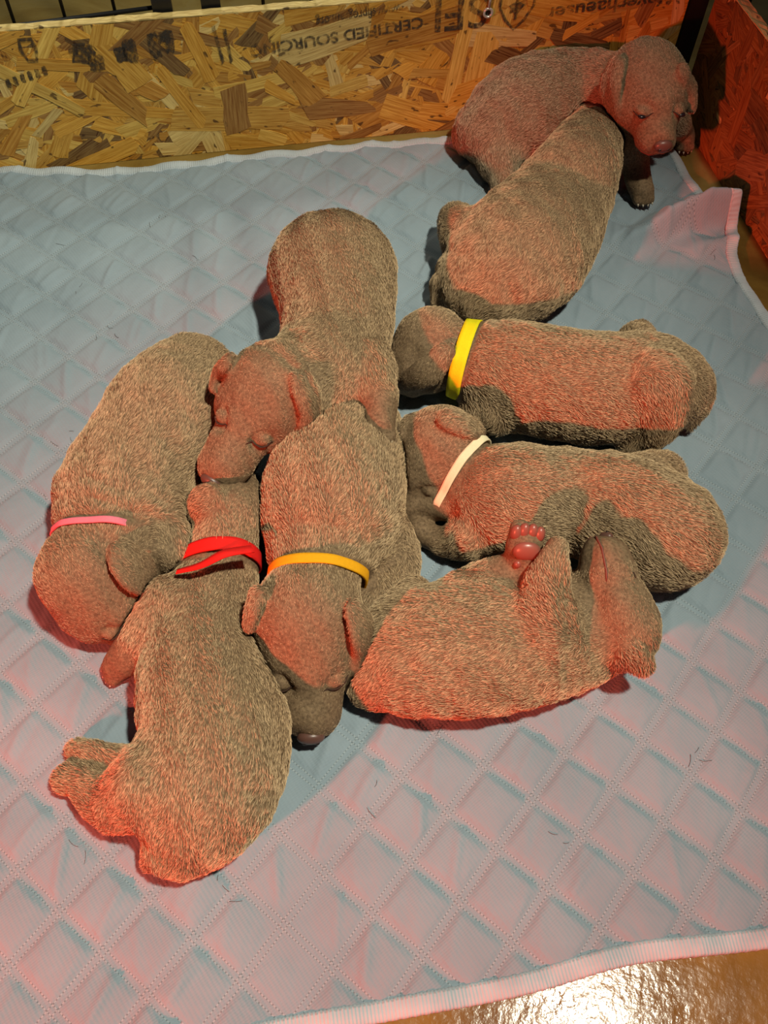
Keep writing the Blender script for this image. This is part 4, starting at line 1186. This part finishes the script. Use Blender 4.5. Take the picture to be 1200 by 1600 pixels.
for pi, p in enumerate(PUPPIES):
    F = built[pi]; hd = Head(p['heads']); _h = p['heads']
    V, Q = surface_nets(F.D, F.lo)
    V = relax(V, Q, 3, 0.5)
    me = mesh('body', V, Q)
    base = V.mean(0); base[2] = 0.0
    root = empty('puppy', base)
    tag(root, p['label'], 'puppy', 'litter of puppies on the pad')
    def put(name, me_, mat, parent=root, label=None, smooth=True):
        o = link(name, me_, parent, mat, smooth)
        if parent is root: to_local(o, root)
        if label: o['label'] = label
        return o
    body = put('body', me, M_SKIN)
    # ---- collar
    col = p['collar']; cc = ca = None
    if col:
        cc, ca = np.array(col['c']), nrm(col['a']); e1 = nrm(np.cross(ca, (0.13, 0.2, 1))); e2 = np.cross(ca, e1)
        N_ = 96; hw = col['w']/2; prof = (-1.0, -0.5, 0.0, 0.5, 1.0); rad = np.zeros((len(prof), N_))
        for a_, off in enumerate(prof):
            for k in range(N_):
                an = 2*math.pi*k/N_; rad[a_, k] = min(F.exit(cc + ca*hw*off, e1*math.cos(an) + e2*math.sin(an), 0.09), col['rmax'])
        rad = rad.mean(0)[None].repeat(len(prof), 0)*0.7 + rad*0.3
        for _ in range(4): rad = (np.roll(rad, 1, 1) + 2*rad + np.roll(rad, -1, 1))/4
        vs, fs = [], []
        for lay, ex in ((0, 0.0030), (1, 0.0014)):
            for a_, off in enumerate(prof):
                for k in range(N_):
                    an = 2*math.pi*k/N_; d_ = e1*math.cos(an) + e2*math.sin(an)
                    q = cc + ca*hw*off + d_*(rad[a_, k] + ex)
                    q[2] = max(q[2], float(pad_z(q[0], q[1])) + 0.0006*(2-lay))
                    vs.append(q)
        n5 = len(prof); idx = lambda l, a_, k: (l*n5 + a_)*N_ + k % N_
        for k in range(N_):
            for a_ in range(n5-1):
                fs.append((idx(0, a_, k), idx(0, a_, k+1), idx(0, a_+1, k+1), idx(0, a_+1, k)))
                fs.append((idx(1, a_+1, k), idx(1, a_+1, k+1), idx(1, a_, k+1), idx(1, a_, k)))
            fs.append((idx(0, 0, k+1), idx(0, 0, k), idx(1, 0, k), idx(1, 0, k+1)))
            fs.append((idx(0, n5-1, k), idx(0, n5-1, k+1), idx(1, n5-1, k+1), idx(1, n5-1, k)))
        cn = COLLARS[pi]; cmat = mat_felt(cn + '_collar_felt', COLLAR_COL[cn])
        cobj = put('collar', mesh('collar', vs, fs), cmat, label=cn + ' felt collar')
    # ---- hair
    tri = np.r_[Q[:, [0, 1, 2]], Q[:, [0, 2, 3]]]
    fn = np.cross(V[tri[:, 1]]-V[tri[:, 0]], V[tri[:, 2]]-V[tri[:, 0]]); ar = np.linalg.norm(fn, axis=1)/2
    vn = np.stack([np.bincount(tri.ravel(), weights=np.repeat(fn[:, k], 3), minlength=len(V)) for k in range(3)], -1)
    vn /= np.linalg.norm(vn, axis=1)[:, None] + 1e-12
    vn = relax(vn, Q, 2); vn /= np.linalg.norm(vn, axis=1)[:, None] + 1e-12
    rs = np.random.RandomState(100 + pi)
    N_ = int(ar.sum() * HAIR_DENSITY)
    ti = rs.choice(len(tri), N_, p=ar/ar.sum()); b = rs.dirichlet((1, 1, 1), N_)
    root_p = (V[tri[ti]] * b[:, :, None]).sum(1); nn = (vn[tri[ti]] * b[:, :, None]).sum(1); nn /= np.linalg.norm(nn, axis=1)[:, None] + 1e-9
    keep = (nn[:, 2] > -0.45) & (root_p[:, 2] > pad_z(root_p[:, 0], root_p[:, 1]) + 0.003)
    for qi, G in enumerate(built):
        if qi == pi: continue
        inb = np.all((root_p/GS > G.lo+1) & (root_p/GS < G.hi-2), axis=1)
        dd = np.full(len(root_p), 1.0); dd[inb] = G.sample(root_p[inb]); keep &= dd > 0.0022
    nose_tip = hd.w(hd.L-.05, 0, -.22)
    if _h['nose']: keep &= np.linalg.norm(root_p - nose_tip, axis=1) > hd.r*.20
    if _h.get('mouth'): keep &= np.linalg.norm(root_p - hd.w(hd.L-.40, 0, -.32), axis=1) > hd.r*.78
    if p['pads']:
        pc, pd, pu, pr = p['paws'][0]; rel = root_p - np.array(pc)
        keep &= ~((np.linalg.norm(rel, axis=1) < pr*1.7) & (rel @ nrm(pu) > pr*.15))
    if col:
        ax_d = (root_p - cc) @ ca; rd = np.linalg.norm(root_p - cc - ax_d[:, None]*ca, axis=1)
        keep &= ~((np.abs(ax_d) < hw*1.15 + .001) & (rd < rad.max()*1.25))
    root_p, nn = root_p[keep], nn[keep]; N_ = len(root_p)
    flow = np.zeros((N_, 3)); wsum = np.zeros(N_)
    fl_list = []
    for _, ch, zs, k, f_ in p['prims']:
        a = np.array(ch)
        for q in range(len(a)-1): fl_list.append((a[q, :3], a[q+1, :3], (a[q, 3]+a[q+1, 3])/2, nrm(a[q+1, :3]-a[q, :3] + 1e-7)))
    fl_list.append((hd.w(hd.L-.4, 0, -.25), hd.w(.5, 0, 0), hd.r*.5, -hd.f)); fl_list.append((hd.w(.5, 0, 0), hd.w(-.5, 0, .1), hd.r*.95, nrm(-hd.f - .0*hd.u)))
    for e in _h['ears']:
        q = np.array(e['pts'])
        for k in range(len(q)-1): fl_list.append((q[k, :3], q[k+1, :3], q[k, 3]*.8, nrm(q[k+1, :3]-q[k, :3])))
    for a, b_, rr, d_ in fl_list:
        ba = b_ - a; t = np.clip(((root_p - a) @ ba) / max(ba @ ba, 1e-10), 0, 1)
        ds = np.linalg.norm(root_p - a - t[:, None]*ba, axis=1) - rr
        w_ = np.exp(-np.clip(ds, -.02, .2) / 0.006); flow += w_[:, None]*d_; wsum += w_
    flow /= wsum[:, None]
    hx, hy, hz = root_p.T
    swirl = np.stack([np.sin(hx*210 + hy*60), np.sin(hy*190 - hz*80 + 2), np.sin(hx*120 + hz*200 + 4)], -1)*0.28
    flow = flow + swirl + rs.normal(0, 0.16, (N_, 3)) + [0, 0, -0.12]
    tg = flow - nn*(flow*nn).sum(1)[:, None]; tg /= np.linalg.norm(tg, axis=1)[:, None] + 1e-9
    hd_d = np.linalg.norm((root_p - hd.w(.6, 0, 0)), axis=1)
    ln = (0.0021 + 0.0025*smoothstep(hd.r*.9, hd.r*1.9, hd_d)) * (0.62 + 0.38*smoothstep(hd.r*.35, hd.r*.9, np.linalg.norm(root_p - hd.w(hd.L - .3, 0, -.3), axis=1))) * rs.uniform(.65, 1.25, N_)
    for pw in p['paws']:
        ln = ln * (0.32 + 0.68*smoothstep(pw[3]*1.5, pw[3]*3.2, np.linalg.norm(root_p - np.array(pw[0]), axis=1)))
    tl = rs.uniform(0.16, 0.42, N_)[:, None]
    P_ = np.empty((N_, 4, 3))
    P_[:, 0] = root_p - nn*0.0006
    P_[:, 1] = P_[:, 0] + ln[:, None]*.36*(nn*(tl+.25) + tg*.85)
    P_[:, 2] = P_[:, 1] + ln[:, None]*.36*(nn*tl*.8 + tg)
    P_[:, 3] = P_[:, 2] + ln[:, None]*.36*(nn*tl*.3 + tg)
    floor_z = pad_z(P_[..., 0].ravel(), P_[..., 1].ravel()).reshape(N_, 4) + .0005
    P_[..., 2] = np.maximum(P_[..., 2], floor_z)
    hc = bpy.data.hair_curves.new('fur')
    hc.add_curves([4]*N_)
    hc.attributes['position'].data.foreach_set('vector', P_.astype(np.float32).ravel())
    ra = hc.attributes.get('radius') or hc.attributes.new('radius', 'FLOAT', 'POINT')
    ra.data.foreach_set('value', (np.array([.00015, .00015, .00012, .00004], np.float32)[None] * np.clip(ln/.0042, .5, 1.05)[:, None]).astype(np.float32).ravel())
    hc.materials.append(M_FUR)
    fur = bpy.data.objects.new('fur', hc); COL.objects.link(fur); fur.parent = root; to_local(fur, root); tag(fur, kind='stuff')
    tint = (1.0, 1.0, 1.0) if pi != 8 else (0.95, 0.98, 1.08)
    fur.color = (*tint, 1)
    # ---- face
    A = hd.axes()
    if _h['nose']:
        o_ = hd.w(hd.L - .55, 0, -.20); t = F.exit(o_, hd.f, hd.r*1.2); tip = o_ + hd.f*(t - .03*hd.r)
        def ns(q):
            x, y, z = q; k = 1.0 if z > 0 else 1.0 + z*0.35
            return [x, y*k, z]
        no = put('nose', sphere('nose', tip, A, (.13*hd.r, .24*hd.r, .17*hd.r), 20, 12, ns), M_NOSE, label='bare liver brown nose')
        for s in (-1, 1):
            put('nostril', sphere('nostril', tip + hd.r*(.095*hd.f + s*.105*hd.l - .01*hd.u), A, (.045*hd.r, .05*hd.r, .038*hd.r), 8, 6), M_DARK, no)
    if _h['nose']:
        # lip line around the muzzle
        for s in (-1, 1):
            ln_ = []
            for t_ in np.linspace(0, 1, 9):
                o_ = hd.w(hd.L - .50 - .75*t_, 0, -.47 - .10*t_); d_ = hd.l*s*(.18 + t_) + hd.f*(1-t_)**2*.9 + hd.u*(-.10)
                ln_.append(o_ + nrm(d_)*(F.exit(o_, d_, hd.r*1.3) - .0002))
            put('lip', tube_mesh('lip', ln_, [.0003] + [.0009]*7 + [.0004], 6), M_LIP)
    if _h['eyes']:
        for s in (-1, 1):
            pts = []
            for t_ in np.linspace(-1, 1, 9):
                o_ = hd.w(.60, s*(.36 + .15*t_), .10 - .05*(1 - t_*t_) - .05*t_); d_ = hd.f*1.0 + hd.l*s*(.22+.16*t_) + hd.u*.16
                pts.append(o_ + nrm(d_)*(F.exit(o_, d_, hd.r*1.0) + (.0003)))
            if _h['eyes'] == 2:
                mid = pts[4]
                eo = put('eye', sphere('eye', mid - hd.f*.0012, A, (.0030, .085*hd.r + .0008, .0019), 12, 8), M_EYE, label='half open dark eye')
            put('eyelid', tube_mesh('eyelid', pts, [.0003] + [.0007]*7 + [.0003], 6), M_LID)
    # ---- claws and paw pads
    for qi, (c_, d_, u_, r_) in enumerate(p['paws']):
        c_ = np.array(c_); d_ = nrm(d_); u_ = nrm(np.array(u_) - d_*(np.array(u_)@d_)); s_ = np.cross(u_, d_)
        if p['pads'] and qi == 0:
            for k, x in enumerate((-.72, -.25, .25, .72)):
                cc_ = c_ + d_*r_*(.72 + .28*(1-abs(x))) + s_*r_*x*.85 + u_*r_*.26
                put('paw_pad', sphere('paw_pad', cc_, (d_, s_, u_), (r_*.46, r_*.31, r_*.30), 12, 8), M_PADS, label='pink toe pad')
            put('paw_pad', sphere('paw_pad', c_ + d_*r_*.05 + u_*r_*.80, (d_, s_, u_), (r_*.56, r_*.74, r_*.34), 16, 10), M_PADS, label='pink main paw pad')
            put('paw_pad', sphere('paw_pad', c_ - d_*r_*.72 + s_*r_*.35 + u_*r_*.88, (d_, s_, u_), (r_*.22, r_*.22, r_*.18), 10, 6), M_PADS, label='pink wrist pad')
        for k, x in enumerate((-.72, -.25, .25, .72) if not (p['pads'] and qi == 0) else ()):
            cc_ = c_ + d_*r_*(.55 + .25*(1-abs(x))) + s_*r_*x*.85 - u_*r_*.10
            q0 = cc_ + d_*r_*.48; q1 = q0 + d_*r_*.22 - u_*r_*.10
            put('claw', tube_mesh('claw', [q0, (q0+q1)/2 + u_*r_*.03, q1], [r_*.09, r_*.07, r_*.015], 6), M_CLAW)
    # ---- loose ribbon end of the red collar
    if col and 'tail' in col:
        pts = np.array(col['tail']); c2 = spline(pts, 24)
        vs = []
        for sgn in (0.5, -0.5):
            for th in (0.0, 0.0012):
                for k, q in enumerate(c2):
                    t = c2[min(k+1, 23)] - c2[max(k-1, 0)]; n_ = np.array([0, 0, 1.0]); s_ = nrm(np.cross(n_, t))
                    wd = col['w'] * (0.95 if k < 10 else 0.95 - 0.028*(k-10))
                    vs.append(q + s_*wd*sgn*0.75 + n_*(th + 0.0015*sgn))
        ix = lambda a, k: a*24 + k; fs = []
        for k in range(23):
            for a, b_ in ((0, 1), (1, 3), (3, 2), (2, 0)): fs.append((ix(a, k), ix(a, k+1), ix(b_, k+1), ix(b_, k)))
        fs += [(0, 24, 72, 48), (23, 71, 95, 47)]
        put('ribbon_end', mesh('ribbon_end', vs, fs), cmat, cobj)

# ------------------------------------------------------------------ shed hairs lying on the pad
rs = np.random.RandomState(21)
hv, hf = [], []
spots = [(.345, .745), (-.26, .78), (-.33, .66), (-.28, .60), (-.21, .72), (-.07, .74), (.05, .22), (.09, .27), (.02, .33), (-.20, .12), (-.10, .09), (-.29, .47), (-.30, .40), (.20, .30), (.24, .20), (-.36, .72), (.14, .13), (.0, .16), (-.19, .27), (.27, .34)]
for sx, sy in spots:
    for _ in range(rs.randint(1, 4)):
        a = rs.uniform(0, 6.28); L = rs.uniform(.004, .010); bend = rs.uniform(-1.2, 1.2)
        x, y = sx + rs.normal(0, .006), sy + rs.normal(0, .006); ps = []
        for t_ in range(6):
            ps.append((x, y, float(pad_z(x, y)) + .0004)); x += math.cos(a)*L/5; y += math.sin(a)*L/5; a += bend/5
        tm = tube_mesh('t', ps, .00014, 4)
        b0 = len(hv); hv += [tuple(v.co) for v in tm.vertices]; hf += [tuple(b0 + q for q in f.vertices) for f in tm.polygons]
        bpy.data.meshes.remove(tm)
sh = link('shed_hairs', mesh('shed_hairs', hv, hf), None, plain('shed_hair', (0.05, 0.035, 0.025), 0.6))
tag(sh, 'fine dark shed hairs scattered over the quilted pad', 'hair', kind='stuff')
